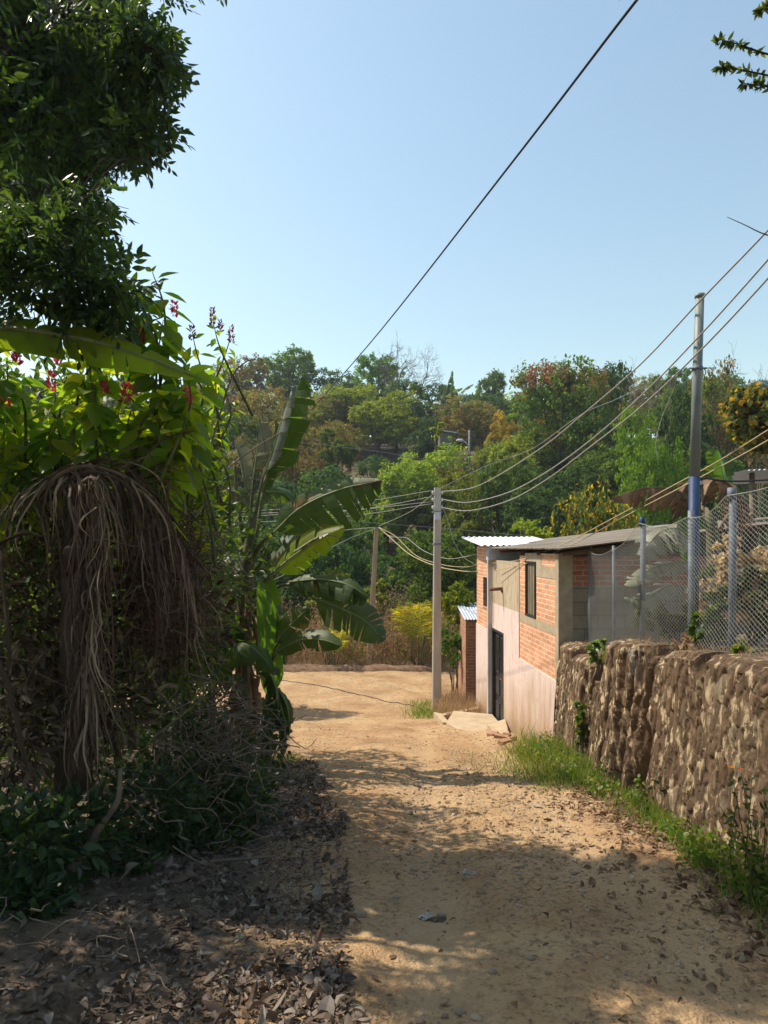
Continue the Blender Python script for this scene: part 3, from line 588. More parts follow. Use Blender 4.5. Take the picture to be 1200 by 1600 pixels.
# door: black metal leaf in a deep frame
dr = MB(); box(dr, .05, .08, 3.5, 4.42, Z(-2.1), Z(-.15)); do = dr.build('door', M['black'], house, local=True)
m = MB()
box(m, -.02, T, 3.44, 3.5, Z(-2.15), Z(-.1)); box(m, -.02, T, 4.42, 4.48, Z(-2.15), Z(-.1)); box(m, -.02, T, 3.5, 4.42, Z(-.15), Z(-.1)); m.build('door_frame', M['black'], do, local=True)
m = MB()
for z in (-1.95, -1.45, -1.0, -.55):
    for y in (3.58, 4.02): box(m, .03, .05, y, y + .32, Z(z), Z(z + .34)); 
for y in np.linspace(3.6, 4.3, 8): tube(m, [(.022, y, Z(-.95)), (.022, y, Z(-.25))], .007, 5)
m.build('door_panel', rough_mat('dark_panel', (.03, .028, .03), (.07, .06, .06), scale=20, rough=.55), do, local=True)
m = MB(); box(m, -.012, .03, 3.56, 3.6, Z(-1.1), Z(-.98)); tube(m, [(-.03, 3.58, Z(-1.04)), (-.03, 3.68, Z(-1.04))], .009, 6); m.build('handle', rough_mat('rusty_lock', (.2, .09, .06), (.3, .14, .1), scale=20), do, local=True)
m = MB(); box(m, -.2, .05, 3.38, 4.5, Z(-2.5), Z(-2.11)); m.build('door_step', M['conc'], house, local=True)
# steel column, gutter beam, spout
M['white_steel'] = rough_mat('pale_steel', (.42, .42, .44), (.55, .55, .57), scale=4, rough=.5, bump=.06, spec=.4)
M['gutter'] = rough_mat('gutter_sheet', (.42, .46, .52), (.52, .56, .62), scale=3, rough=.45, bump=.08, spec=.4)
m = MB(); box(m, -.1, -.02, 4.5, 4.6, Z(-2.35), Z(1.33)); m.build('steel_column', M['white_steel'], house, local=True)
m = MB(); tube(m, [(-.05, 4.36, Z(-.0)), (-.05, 4.36, Z(1.33))], .018, 6); m.build('cable_conduit', M['conc'], house, local=True)
m = MB(); box(m, -.16, .95, 4.2, 4.42, Z(1.335), Z(1.60)); o = m.build('gutter', M['gutter'], house, local=True)
m = MB(); box(m, -.175, .95, 4.185, 4.42, Z(1.60), Z(1.612)); m.build('gutter_lip', M['white_steel'], o, local=True)
m = MB(); tube(m, [(-.27, 3.55, Z(.76)), (.05, 3.55, Z(.78))], .035, 8); tube(m, [(-.0, 3.55, Z(.7)), (-.0, 3.55, Z(.8))], .045, 8); m.build('drain_spout', rough_mat('rusty_pipe', (.13, .07, .045), (.22, .12, .08), scale=20), house, True, local=True)
# roofs
def corr(mb, x0, x1, y0, y1, z, along, pitch=.076, amp=.011, th=.003):
    if along == 'x': ys_ = np.arange(y0, y1, pitch / 8); xs_ = np.linspace(x0, x1, 14); wv = lambda X, Y: amp * np.sin(Y / pitch * 2 * math.pi)
    else: xs_ = np.arange(x0, x1, pitch / 8); ys_ = np.linspace(y0, y1, 8); wv = lambda X, Y: amp * np.sin(X / pitch * 2 * math.pi)
    sag = lambda X, Y: .012 * fbm(X * 1.3, Y * .8, 91)
    grid(mb, xs_, ys_, lambda X, Y: z(X, Y) + wv(X, Y) + sag(X, Y)); grid(mb, xs_, ys_, lambda X, Y: z(X, Y) + wv(X, Y) + sag(X, Y) - th - .002)
M['roof_old'] = rough_mat('weathered_roof_sheet', (.17, .14, .11), (.3, .26, .21), scale=2, rough=.8, bump=.15, stretch=(.3, 2, 1), c3=(.1, .075, .055), s3=3, f3=(.52, .62))
M['roof_new'] = rough_mat('zinc_roof_sheet', (.62, .62, .64), (.75, .75, .76), scale=3, rough=.4, bump=.05, spec=.5)
zb = lambda X, Y: Z(1.58) + .118 * (X + .1)
m = MB(); corr(m, -.12, 4.7, -.42, 4.18, zb, 'x'); corr(m, .9, 4.7, 4.18, 6.6, zb, 'x'); m.build('roof', M['roof_old'], house, True, local=True)
m = MB(); corr(m, -.32, 1.5, 4.2, 6.75, lambda X, Y: Z(1.635) + .085 * (Y - 4.2), 'y', pitch=.13, amp=.016); m.build('roof_sheet', M['roof_new'], house, True, local=True)
m = MB()
for y in (-.3, 1.0, 2.2, 3.6): 
    v = [(-.05, y, Z(1.5)), (4.6, y, Z(1.5) + .118 * 4.65)]; tube(m, v, .03, 4)
m.build('rafter', rough_mat('old_timber', (.1, .06, .04), (.2, .13, .08), scale=6, stretch=(.4, 4, 4)), house, local=True)

# low brick shed beyond the house
sh = thing('brick_shed', (2.9, 18.2, -2.4), 'low brick shed with small grey roof just past the house', 'shed')
M['brick_dim'] = brick_mat('shaded_brick', 0, (.32, .14, .08), (.42, .2, .11), (.42, .34, .26))  # brick dulled so the shed wall's shade sits in its colour
m = MB(); box(m, 2.08, 4.2, 17.6, 17.75, -2.8, -.25); box(m, 2.08, 2.23, 17.75, 19.4, -2.8, -.22); box(m, 2.23, 4.2, 19.25, 19.4, -2.8, -.1); m.build('wall', M['brick_dim'], sh)
m = MB(); corr(m, 2.03, 4.3, 17.4, 19.6, lambda X, Y: -.2 + .11 * (Y - 17.6) + X * 0, 'y'); m.build('roof', M['gutter'], sh, True)

# stepped entrance slab, broken kerb, rubble
M['slab'] = rough_mat('slab_concrete', (.38, .28, .18), (.52, .4, .27), scale=5, bump=.5, bdist=.015)
m = MB()
def slab(mb, poly, zt, th):
    n = len(poly); v = [(p[0], p[1], zt + (p[2] if len(p) > 2 else 0)) for p in poly] + [(p[0], p[1], zt - th) for p in poly]
    q = [(i, (i + 1) % n, n + (i + 1) % n, n + i) for i in range(n)]; mb.add(v, q=[(a, d, c, b) for a, b, c, d in q], t=[(0, i, i + 1) for i in range(1, n - 1)])
gz = lambda x, y: float(H0(x, y))
slab(m, [(1.25, 13.9), (1.45, 13.3), (2.0, 13.1), (2.33, 13.55), (2.28, 14.6), (1.5, 14.9)], gz(1.8, 13.9) + .09, .3)
slab(m, [(1.95, 13.08), (2.05, 12.0), (2.2, 11.95), (2.36, 13.5)], gz(2.1, 12.6) + .05, .3)
tag(m.build('entrance_slab', M['slab']), 'cracked concrete entrance slab on the ground before the black door', 'slab')
m = MB(); slab(m, [(1.15, 15.3), (1.28, 15.2), (2.2, 15.9), (2.2, 16.06)], gz(1.6, 15.6) + .16, .4); slab(m, [(1.1, 15.32), (1.22, 14.4), (1.36, 14.4), (1.26, 15.18)], gz(1.2, 14.9) + .12, .4)
tag(m.build('broken_kerb', M['slab']), 'low broken concrete kerb edging the bed left of the entrance', 'kerb')

# ================================================================== poles
M['pole_conc'] = rough_mat('pole_concrete', (.36, .32, .27), (.48, .43, .36), scale=4, rough=.85, bump=.25, stretch=(2, 2, .5), bdist=.006)
def sqpole(name, label, base, top, w0, w1, m_, extra=None):
    t = thing(name, tuple(base), label, 'pole'); m = MB(); b = np.array(base) - (0, 0, .4); p = np.array(top)
    c0, c1 = w0 * .2, w1 * .2
    ring = lambda c, w, ch: [(c[0] + sx, c[1] + sy, c[2]) for sx, sy in ((-w + ch, -w), (w - ch, -w), (w, -w + ch), (w, w - ch), (w - ch, w), (-w + ch, w), (-w, w - ch), (-w, -w + ch))]
    v = ring(b, w0, c0) + ring(p, w1, c1); m.add(v, q=[(i, (i + 1) % 8, 8 + (i + 1) % 8, 8 + i) for i in range(8)], t=[(8, 8 + i, 8 + i + 1) for i in range(1, 7)])
    m.build('shaft', m_, t); return t
PB = P(682, 1100, 17); PB[2] = gz(PB[0], 17)
PT = P(683.5, 762, 17)
pole = sqpole('concrete_pole', 'pale square concrete utility pole beside the pink house', PB, PT, .115, .08, M['pole_conc'])
m = MB()
for k, py in enumerate((770, 781, 793)):
    m = MB(); c = P(683, py, 17); tube(m, [c + (-.11, -.06, 0), c + (.11, -.06, 0)], .012, 6); m.build('bracket', M['galv'], pole, True)
for py in (800, 850):
    m = MB(); c = P(683, py, 17); tube(m, [c - (0, 0, .018), c + (0, 0, .018)], .125, 8); m.build('steel_band', M['galv'], pole)
m = MB(); c = P(683, 806, 17); box(m, c[0] - .07, c[0] + .07, c[1] - .2, c[1] - .1, c[2] - .1, c[2] + .08); m.build('junction_box', M['gutter'], pole)
for k, py in enumerate((770, 781, 793)):
    for sx in (-.11, .11):
        m = MB(); c = P(683, py, 17) + (sx, -.07, 0); tube(m, [c - (0, 0, .04), c - (0, 0, .012), c + (0, 0, .012), c + (0, 0, .04)], [.022, .03, .03, .02], 8); m.build('insulator', M['white_steel'], pole, True)
LB = P(576, 1040, 23.9); LB[2] = gz(LB[0], 23.9); LT = P(588.5, 824, 23.9)
lp = sqpole('leaning_pole', 'slim brown leaning pole among the dry weeds across the road', LB, LT, .1, .075, rough_mat('brown_pole', (.26, .19, .13), (.38, .29, .2), scale=4, stretch=(3, 3, .5)))
m = MB(); tube(m, [LT - (.1, .1, .05), LT + (.1, -.1, -.05)], .012, 5); m.build('bracket', M['galv'], lp, True)

# ================================================================== wires
M['cable'] = rough_mat('black_cable', (.025, .025, .03), (.05, .05, .055), scale=20, rough=.6, bump=.05)
M['gwire'] = rough_mat('grey_wire', (.3, .28, .25), (.42, .4, .36), scale=20, rough=.5, bump=.05)
M['ywire'] = rough_mat('weathered_yellow_wire', (.42, .33, .18), (.52, .42, .25), scale=20, rough=.6, bump=.05)
def wire(label, pts, r, m_, group=None, n=40, cat='wire'):
    mb = MB(); tube(mb, crom(pts, n), r, 6); o = mb.build('overhead_wire', m_, smooth=True); tag(o, label, cat, group); return o
def plan(img, A, B):   # image points lifted on to the vertical plane through plan points A, B
    out = []; A = np.array(A, float); B = np.array(B, float); d = B - A
    for px, py in img:
        k = (px - 600) / F; den = d[0] - k * d[1]; u = (k * A[1] - A[0]) / den; Y = A[1] + u * d[1]; out.append(P(px, py, Y))
    return np.array(out)
wire('thick black cable crossing the open sky diagonally from the top edge', plan([(1090, -110), (995, 0), (800, 254), (590, 522), (500, 625), (440, 690)], (1.35, 3.6), (-7.5, 40)), .0085, M['cable'])
A_ = (PT[0] + .1, 16.93); B_ = (3.1, 6.88)
sv = [('uppermost', [(690, 768), (735, 763), (780, 742), (850, 697), (910, 648), (1000, 570), (1092, 472), (1196, 364), (1320, 230)]),
      ('middle', [(690, 780), (730, 785), (790, 771), (850, 740), (920, 690), (1000, 620), (1090, 528), (1198, 408), (1320, 265)]),
      ('lowest', [(690, 793), (730, 798), (790, 784), (850, 752), (920, 700), (1000, 637), (1090, 552), (1198, 437), (1320, 295)])]
for nm, im in sv: wire(nm + ' of the three grey service wires climbing from the concrete pole to the upper right', plan(im, A_, B_), .0085, M['gwire'], 'service wires from concrete pole to upper right', 60)
def seg(label, pts, r=.008, m_=None, group=None): return wire(label, [P(*p) for p in pts], r, m_ or M['gwire'], group)
gl = 'wires running left from the concrete pole'
for (a, b, c, d_) in [((678, 766), (545, 787), (415, 797), 22), ((676, 776), (560, 796), (400, 806), 21), ((676, 787), (540, 807), (380, 817), 24), ((674, 784), (520, 800), (400, 802), 23)]:
    seg('thin grey wire running left from the concrete pole over the bananas', [(a[0], a[1], 17), (b[0], b[1], 19), (c[0], c[1], d_), (c[0] - 130, c[1] + 8, d_ + 4)], .007, None, gl)
seg('grey wire dropping from the concrete pole to the leaning pole', [(677, 772, 17), (640, 800, 20.3), (592, 822, 23.8)])
seg('thin grey wire dipping left from the leaning pole behind banana leaves', [(586, 826, 23.8), (545, 842, 22.5), (495, 868, 21), (430, 905, 19.5), (300, 960, 17)])
seg('higher thin wire leaving the leaning pole leftward to the far trees', [(587, 824, 23.8), (520, 830, 26), (440, 840, 29), (330, 842, 33)])
seg('thickest pale cable sagging from the leaning pole to the brick house', [(592, 824, 23.8), (612, 842, 22.8), (640, 866, 21), (680, 884, 19), (720, 892, 17.4), (747, 893, 16.3)], .012, M['ywire'])
seg('slack pale cable just above the thickest one between leaning pole and house', [(592, 824, 23.8), (618, 838, 22.6), (650, 868, 20.6), (690, 882, 18.6), (725, 886, 17.2), (747, 882, 16.3)], .009, M['ywire'])
seg('wavy grey cable looping from leaning pole past the concrete pole', [(592, 824, 23.8), (610, 838, 23), (634, 840, 21.8), (645, 848, 21), (665, 862, 19.8), (700, 873, 18.2), (747, 866, 16.3)], .008)
seg('thin cable hanging from the concrete pole down to the house wall', [(690, 788, 17), (700, 815, 16.9), (708, 843, 16.8), (722, 868, 16.5), (742, 882, 16.3)], .007)
seg('faint straight wire crossing behind both poles over dark trees', [(420, 800, 30), (560, 815, 30), (700, 826, 30), (850, 840, 30)], .007)
seg('faint wire sloping between banana leaves and centre hillside trees', [(440, 688, 36), (530, 698, 38), (620, 710, 40), (760, 736, 43)], .009)
seg('grey branch wire joining the uppermost service wire near hillside trees', [(690, 762, 17), (760, 728, 17.5), (830, 702, 17), (905, 650, 12), (960, 625, 13.5), (1010, 602, 15)], .006)
seg('yellowed house wire climbing from brick house to the right edge above its twin', [(770, 880, 13.9), (815, 874, 12.2), (880, 850, 10.4), (950, 814, 9), (1040, 765, 7.9), (1120, 722, 7.1), (1200, 672, 6.4), (1300, 612, 5.7)], .0065, M['ywire'])
seg('yellowed house wire climbing from brick house to the right edge below its twin', [(770, 892, 13.9), (830, 878, 11.8), (900, 848, 10), (980, 805, 8.6), (1075, 756, 7.4), (1150, 716, 6.6), (1200, 688, 6.2), (1300, 630, 5.6)], .0065, M['ywire'])
seg('loose twisted wire hanging in front of the bright green tree', [(1060, 582, 8), (1052, 610, 8.1), (1035, 650, 8.2), (1025, 690, 8.2), (1028, 722, 8.2)], .004)
# thin dark line laid across the road
wp = np.stack([np.linspace(-4.2, .75, 60), np.interp(np.linspace(0, 1, 60), [0, .5, 1], [22.0, 20.2, 17.4])], -1)
m = MB(); tube(m, np.column_stack([wp, HR(wp[:, 0], wp[:, 1]) + .012]), .010, 6); tag(m.build('ground_line', M['cable'], smooth=True), 'thin dark line across the dirt road left of the concrete pole', 'cable')
# ================================================================== far trees: a few kinds, each with trunk and crown
def crown(mb, lobes, n, size, aniso=.75, mi=0, kind='far', W=.62):
    """lobes: (x,y,z,rx,rz)"""
    lobes = np.asarray(lobes, float); w = lobes[:, 3] ** 2; w = w / w.sum()
    k = rng.choice(len(lobes), n, p=w); l = lobes[k]
    # twig clumps on each lobe's shell, then leaves about the clump
    ncl = max(20, n // 26); kc = rng.choice(len(lobes), ncl, p=w); dc = rdir(ncl, .15); lc = lobes[kc]
    cr = .72 + .36 * rng.random(ncl)
    cc = lc[:, :3] + dc * np.stack([lc[:, 3], lc[:, 3], lc[:, 4]], -1) * cr[:, None]
    j = rng.integers(0, ncl, n); R = (.16 + .2 * rng.random(ncl))[j] * lc[j, 3]
    p = cc[j] + rdir(n) * (R * rng.random(n) ** .5)[:, None] * np.array([1, 1, .7])
    nrm = unit(dc[j] + rdir(n) * .7 + np.array([0, 0, .5])); ax = rdir(n); ax[:, 2] -= .35
    s = size * (.65 + .7 * rng.random(n))
    leaves(mb, p, ax, nrm, s, s * W, kind, mi)
def limbs(mb, lobes, h0, r0, trunk_top):
    tp = np.array(trunk_top, float)
    tube(mb, crom([(0, 0, -.6), (.1, .05, h0 * .5), tuple(tp * [1, 1, 0] * .5 + [0, 0, h0]), tuple(tp)], 9), [r0 * 1.3, r0, r0 * .7, r0 * .25], 7)
    for l in lobes:
        s_ = np.array([tp[0] * .4, tp[1] * .4, h0 * (.75 + .3 * rng.random())]); e_ = np.array(l[:3]); md = (s_ + e_) / 2 + rng.normal(size=3) * .25
        tube(mb, crom([s_, md, e_], 6), [r0 * .45, r0 * .25, r0 * .1], 5)
def rlobes(k, R, H, z0, base=.0):
    out = []
    for i in range(k):
        a = rng.random() * 6.28; z = rng.random(); rr = R * (.25 + .75 * rng.random() ** .5) * (1 - .55 * abs(z - .4) ** 1.5) * .72
        out.append((math.cos(a) * rr, math.sin(a) * rr, z0 + (H - z0) * (.12 + .74 * z), R * (.3 + .22 * rng.random()), R * (.26 + .18 * rng.random())))
    return out
def proto(name, kind, k, R, H, z0, n, size, r0=.16, **kw):
    t = thing(name, (0, 0, 0), 'x', 'tree'); L_ = rlobes(k, R, H, z0)
    a = MB(); limbs(a, L_, z0 + .15 * (H - z0), r0, (rng.normal() * .3, rng.normal() * .3, z0 + .7 * (H - z0))); a.build('trunk', M['bark'], t, True)
    b = MB(); crown(b, L_, n, size, **kw); b.build('crown', M[kind], t)
    return t
protos = {
 'a': proto('leafy_tree', 'far_mid', 13, 3.0, 8, 1.6, 13000, .2),
 'b': proto('leafy_tree', 'far_dark', 12, 3.2, 8, 1.4, 12000, .22),
 'c': proto('leafy_tree', 'far_light', 14, 2.8, 8, 1.8, 12000, .19),
 'd': proto('leafy_tree', 'far_olive', 11, 3.4, 7, 1.2, 11000, .2),
 'e': proto('leafy_tree', 'far_mid', 9, 2.0, 9, 2.2, 9000, .2),
 'v': proto('vine_draped_tree', 'far_vine', 22, 3.6, 9, .2, 22000, .2),
 'g': proto('bright_tree', 'far_bright', 22, 2.9, 7.5, .2, 22000, .15),
 'r': proto('brown_tree', 'far_brown', 12, 3.4, 7, .6, 10000, .18),
 'y': proto('yellowing_bush', 'far_yellow', 26, 1.7, 3.6, .2, 9000, .12, r0=.08),
 'k': proto('shrub', 'far_mid', 9, 1.7, 2.8, .2, 6000, .14, r0=.07),
}
# cone-like tree
t = thing('conical_tree', (0, 0, 0), 'x', 'tree'); L_ = [(rng.normal() * .15, rng.normal() * .15, .8 + i * .62, 1.3 * (1 - i / 12.5), .6) for i in range(12)]
a = MB(); tube(a, [(0, 0, -.5), (0, 0, 4), (0, 0, 8)], [.15, .1, .02], 6); a.build('trunk', M['bark'], t, True); b = MB(); crown(b, L_, 6000, .2); b.build('crown', M['far_light'], t); protos['n'] = t
# bare tree
def bare(mb, p, d, L, r, depth):
    q = p + d * L; md = (p + q) / 2 + rng.normal(size=3) * L * .1
    tube(mb, crom([p, md, q], 5), [r, r * .7], 5 if depth > 3 else 3, cap=False)
    if depth == 0: return
    for k in range(3):
        nd = unit(d + rng.normal(size=3) * (.7 if depth > 2 else .85) + np.array([0, 0, .1])); bare(mb, p + (q - p) * (.55 + .45 * rng.random()), nd, L * (.62 + .2 * rng.random()), r * .58, depth - 1)
t = thing('bare_tree', (0, 0, 0), 'x', 'tree'); a = MB(); bare(a, np.array([0, 0, -.4]), np.array([0, 0, 1.]), 2.3, .13, 6)
a.build('trunk', rough_mat('grey_bark', (.14, .11, .09), (.24, .2, .17), scale=4), t); protos['bare'] = t

# ------------------------------------------------------------------ blade-leaved plants
M['rib'] = rough_mat('leaf_rib', (.13, .17, .06), (.22, .26, .11), scale=8, rough=.5, bump=.1)
def banana_leaf(mb, pts, W, hint, droop=(.25, .9), tears=7, n=30, seed=None, mi=0, side_w=(1, 1), tear_d=.0, rib=.012, asp=1.0, mi_r=None):
    r_ = np.random.default_rng(seed if seed is not None else int(rng.integers(1e9)))
    p = crom(pts, n); t = unit(np.gradient(p, axis=0)); h = np.asarray(hint, float)
    s = unit(np.cross(t, np.broadcast_to(h, t.shape))); nn = np.cross(s, t); nn = np.where((nn @ h)[:, None] < 0, -nn, nn)
    u = np.linspace(0, 1, n); w = W * np.clip(u / .13, 0, 1) ** .55 * np.clip((1 - u) / .4, 0, 1) ** .55 * (1 + .06 * r_.normal())
    length = np.linalg.norm(np.diff(p, axis=0), axis=1).sum(); K = 5
    for sd, sg in enumerate((-1, 1)):
        cuts = sorted(set([1, n - 1] + list(r_.integers(3, n - 2, int(tears * 1.7))))) if tears else [1, n - 1]
        for a_, b_ in zip(cuts[:-1], cuts[1:]):
            ii = np.linspace(a_, b_, max(3, b_ - a_ + 1)); m = len(ii)
            ip = np.stack([np.interp(ii, np.arange(n), p[:, c]) for c in range(3)], -1); is_ = np.stack([np.interp(ii, np.arange(n), s[:, c]) for c in range(3)], -1)
            it = np.stack([np.interp(ii, np.arange(n), t[:, c]) for c in range(3)], -1); inn = np.stack([np.interp(ii, np.arange(n), nn[:, c]) for c in range(3)], -1)
            iw = np.interp(ii, np.arange(n), w) * side_w[sd] * (1 - .22 * r_.random() ** 2 * (1 if tears else 0)); dj = r_.normal() * .2 * (1 if tears else .2) + tear_d * r_.random()
            f = np.linspace(-1, 1, m); gap = (.04 + .26 * r_.random() ** 2) * (b_ - a_) / n * length * .5
            cols_ = [ip]; cur = ip.copy()
            for k in range(1, K + 1):
                ang = droop[0] + dj + (droop[1] - droop[0]) * (k / K) + .05 * r_.normal()
                dirv = is_ * sg * math.cos(ang) - inn * math.sin(ang) + it * .28
                cur = cur + unit(dirv) * (iw / K)[:, None]
                cols_.append(cur - it * (f * gap * (k / K) ** 1.3)[:, None] * (1.0 if tears else 0))
            v = np.stack(cols_, 1); i0 = (np.arange(m - 1)[:, None] * (K + 1) + np.arange(K)[None]).ravel()
            q = np.stack([i0, i0 + 1, i0 + K + 2, i0 + K + 1], -1)
            if sg > 0: q = q[:, ::-1]
            uvx = (ii / n * length)[:, None] * np.ones(K + 1)[None] - np.linspace(0, .12, K + 1)[None]; uvy = np.ones(m)[:, None] * np.linspace(0, 1, K + 1)[None]
            mb.add(v.reshape(-1, 3), q=q, uv=np.stack([uvx, uvy], -1).reshape(-1, 2), mi=mi)
    tube(mb, p - nn * .004, [rib * 1.6, rib, rib * .25], 6, mi=1)
def frond(mb, pts, n, L, W, hint, droop=.4, sweep=.55, jit=.12, seed=0, rib=.012, kind='lance', mi=0):
    p = crom(pts, 24); t = unit(np.gradient(p, axis=0)); s = unit(np.cross(t, hint)); nn = np.cross(s, t)
    tube(mb, p, [rib * 1.5, rib, rib * .2], 5, mi=mi)
    u = np.linspace(.12, .99, n); idx = u * 23
    g = lambda a: np.stack([np.interp(idx, np.arange(24), a[:, c]) for c in range(3)], -1)
    P0, T0, S0, N0 = g(p), g(t), g(s), g(nn); ll = L * np.clip(np.sin(np.pi * (u * .82 + .14)), .15, 1)
    for sg in (-1, 1):
        ax = S0 * sg + T0 * sweep - N0 * droop + rng.normal(size=(n, 3)) * jit; ax[:, 2] -= .15
        leaves(mb, P0, ax, N0 + rng.normal(size=(n, 3)) * .2, ll * (.85 + .3 * rng.random(n)), W, kind, mi)
# small far banana clump and far palm protos
t = thing('banana_clump', (0, 0, 0), 'x', 'banana plant'); b = MB()
for k in range(16):
    a = k * 2.4; bx = rng.normal(size=2) * 1.1; h = 2 + rng.random() * 1.2; el = .4 + 1.0 * rng.random(); L_ = 1.8
    d = np.array([math.cos(a) * math.cos(el), math.sin(a) * math.cos(el), math.sin(el)]); q0 = np.array([bx[0], bx[1], h])
    banana_leaf(b, [q0, q0 + d * L_ * .5, q0 + d * L_ + np.array([0, 0, -.35 * math.cos(el)])], .27, (0, 0, 1), tears=3, n=12)
b.build('foliage', [M['ban'], M['rib']], t)
for k in range(5): a = MB(); x, y = rng.normal(size=2) * 1.0; tube(a, [(x, y, -.3), (x * 1.05, y, 2.4)], [.13, .08], 6); a.build('stem', M['ban_stem'], t, True)
protos['bc'] = t
def palm_proto(nm, mt, nf, h, L_):
    t = thing(nm, (0, 0, 0), 'x', 'palm'); a = MB(); tube(a, crom([(0, 0, -.4), (.1, 0, h * .5), (0, .05, h)], 7), [.16, .11, .1], 7); a.build('trunk', M['bark'], t, True)
    for k in range(nf):
        az = k * 2.4 + rng.random() * .4; el = rng.uniform(.1, 1.25); d = np.array([math.cos(az) * math.cos(el), math.sin(az) * math.cos(el), math.sin(el)]); q0 = np.array([0, 0, h])
        f_ = MB(); frond(f_, [q0, q0 + d * L_ * .55, q0 + d * L_ * .95 - np.array([0, 0, .45 * L_ * math.cos(el)])], 26, L_ * .33, .05 * L_ / 2, (0, 0, 1)); f_.build('frond', mt, t)
    return t
protos['palm'] = palm_proto('palm_tree', M['far_mid'], 13, 4.5, 2.2)
protos['opalm'] = palm_proto('palm_tree', leaf_mat('orange_frond', [(.45, .26, .04), (.4, .3, .05), (.2, .2, .04)], trans=.4), 14, 3.2, 2.4)
PH = {k: max((v.co.z for c in o.children for v in c.data.vertices), default=8) for k, o in protos.items()}
PW = {'a': 5.6, 'b': 5.9, 'c': 5.3, 'd': 6.2, 'e': 4, 'v': 6.6, 'g': 5.4, 'r': 6.3, 'y': 3, 'k': 3.1, 'n': 2.5, 'bare': 4.2, 'bc': 4.5, 'palm': 4, 'opalm': 4.4}
def zt(x, y): return float(HG(np.array(x), np.array(y)))
placed = []
def place(k, px, ptop, wpx, Y, label, cat='tree', group=None, rz=None, name=None, zbase=None, maxs=3):
    x = (px - 600) / F * Y; zg = zt(x, Y) if zbase is None else zbase; top = EYE + (HZ - ptop) / F * Y
    h = max(top - zg, 1.0); sx = wpx / F * Y / PW[k]; sz = h / PH[k]
    o = copy_tree(protos[k]); o.location = (x, Y, zg - .05); o.scale = (sx, sx, sz); o.rotation_euler = (0, 0, rng.random() * 6.28 if rz is None else rz)
    o['label'] = label; o['category'] = cat
    if group: o['group'] = group
    elif 'group' in o: del o['group']
    if name: o.name = name
    placed.append((x, Y)); return o
# trees one can tell apart on the far slope (photo column, crown top row, crown width, distance)
SP = [
 ('a', 455, 545, 115, 92, 'rounded green tree standing highest on the left skyline'),
 ('b', 520, 570, 100, 90, 'dark bushy tree on the skyline left of the bare tree'),
 ('bare', 628, 522, 90, 84, 'leafless grey tree rising above the skyline at centre'),
 ('a', 590, 552, 90, 86, 'green tree partly hidden under the bare grey tree'),
 ('bc', 680, 583, 95, 78, 'banana clump with upright fan leaves on the central ridge'),
 ('bc', 727, 590, 70, 80, 'banana clump further right along the central ridge'),
 ('a', 773, 577, 52, 84, 'small upright green tree on the skyline right of the bananas'),
 ('palm', 822, 590, 50, 82, 'small palm with spiky crown against the sky'),
 ('r', 705, 622, 135, 68, 'brown leaved thicket tree below the ridge bananas'),
 ('opalm', 785, 638, 62, 58, 'palm with orange drying fronds on the middle slope'),
 ('v', 885, 560, 165, 50, 'huge vine draped tree with reddish patches right of centre'),
 ('b', 965, 566, 95, 52, 'dark tree just right of the huge vine draped one'),
 ('g', 1022, 612, 125, 31, 'bright green tree covered to the ground in vines'),
 ('b', 1085, 600, 120, 36, 'dark green tree half behind the tall pipe pole'),
 ('c', 1070, 585, 100, 46, 'mid green tree behind the top of the bright vine tree'),
 ('r', 1155, 545, 140, 44, 'brown topped tree on the right skyline'),
 ('bare', 1030, 555, 120, 48, 'thin leafless tree on the skyline behind the bright green tree'),
 ('bare', 1180, 535, 130, 46, 'sparse bare crown at the right end of the skyline'),
 ('c', 545, 590, 120, 72, 'light green tree in the upper middle of the slope'),
 ('c', 590, 610, 120, 66, 'loose light green tree beneath the bare tree'),
 ('d', 375, 555, 110, 88, 'olive brown tree at the far left of the skyline'),
 ('n', 681, 640, 62, 51, 'small pointed tree beside the hillside house'),
 ('n', 708, 664, 34, 50, 'slimmer pointed tree right of the hillside house'),
 ('c', 655, 688, 150, 46, 'wide yellow green tree at the middle of the slope'),
 ('c', 810, 660, 120, 50, 'fresh green tree left of the huge vine draped one'),
 ('r', 460, 665, 130, 47, 'dark tree with reddish brown crown left of centre'),
 ('b', 470, 720, 190, 40, 'dark broad tree behind the long banana leaf'),
 ('y', 925, 733, 125, 19.5, 'round bush with yellow and orange leaves behind the house roof', ),
 ('c', 745, 722, 110, 43, 'leafy light green tree below the distant street lamp'),
 ('d', 700, 712, 80, 47, 'olive bush like tree left of the distant street lamp foot'),
 ('a', 790, 715, 100, 41, 'green tree behind the highest sag of the service wires'),
 ('d', 840, 640, 70, 62, 'olive tree between the orange palm and the vine draped tree'),
]
for s_ in SP:
    cat = {'bc': 'banana plant', 'palm': 'palm', 'opalm': 'palm', 'y': 'bush'}.get(s_[0], 'tree'); place(*s_, cat=cat)
place('b', 225, 770, 190, 13.8, 'dark leafy tree left of the road hidden behind the flowering shrubs')
place('a', 290, 772, 170, 17.2, 'green tree left of the road seen between the banana stems')
place('d', 130, 745, 220, 11.5, 'olive tree farthest left behind the dead palm and shrubs')
gname = 'trees massed on the far hillside'; glabel = 'leafy green tree massed with others on the wooded far hillside'
rows = [(30, 3.4, 6.4), (34, 4, 7.2), (39, 4.4, 7.6), (45, 4.8, 7.8), (52, 5.2, 8), (60, 5.8, 8), (69, 6.4, 8), (79, 7, 8), (91, 7.5, 8), (104, 9, 8.5)]
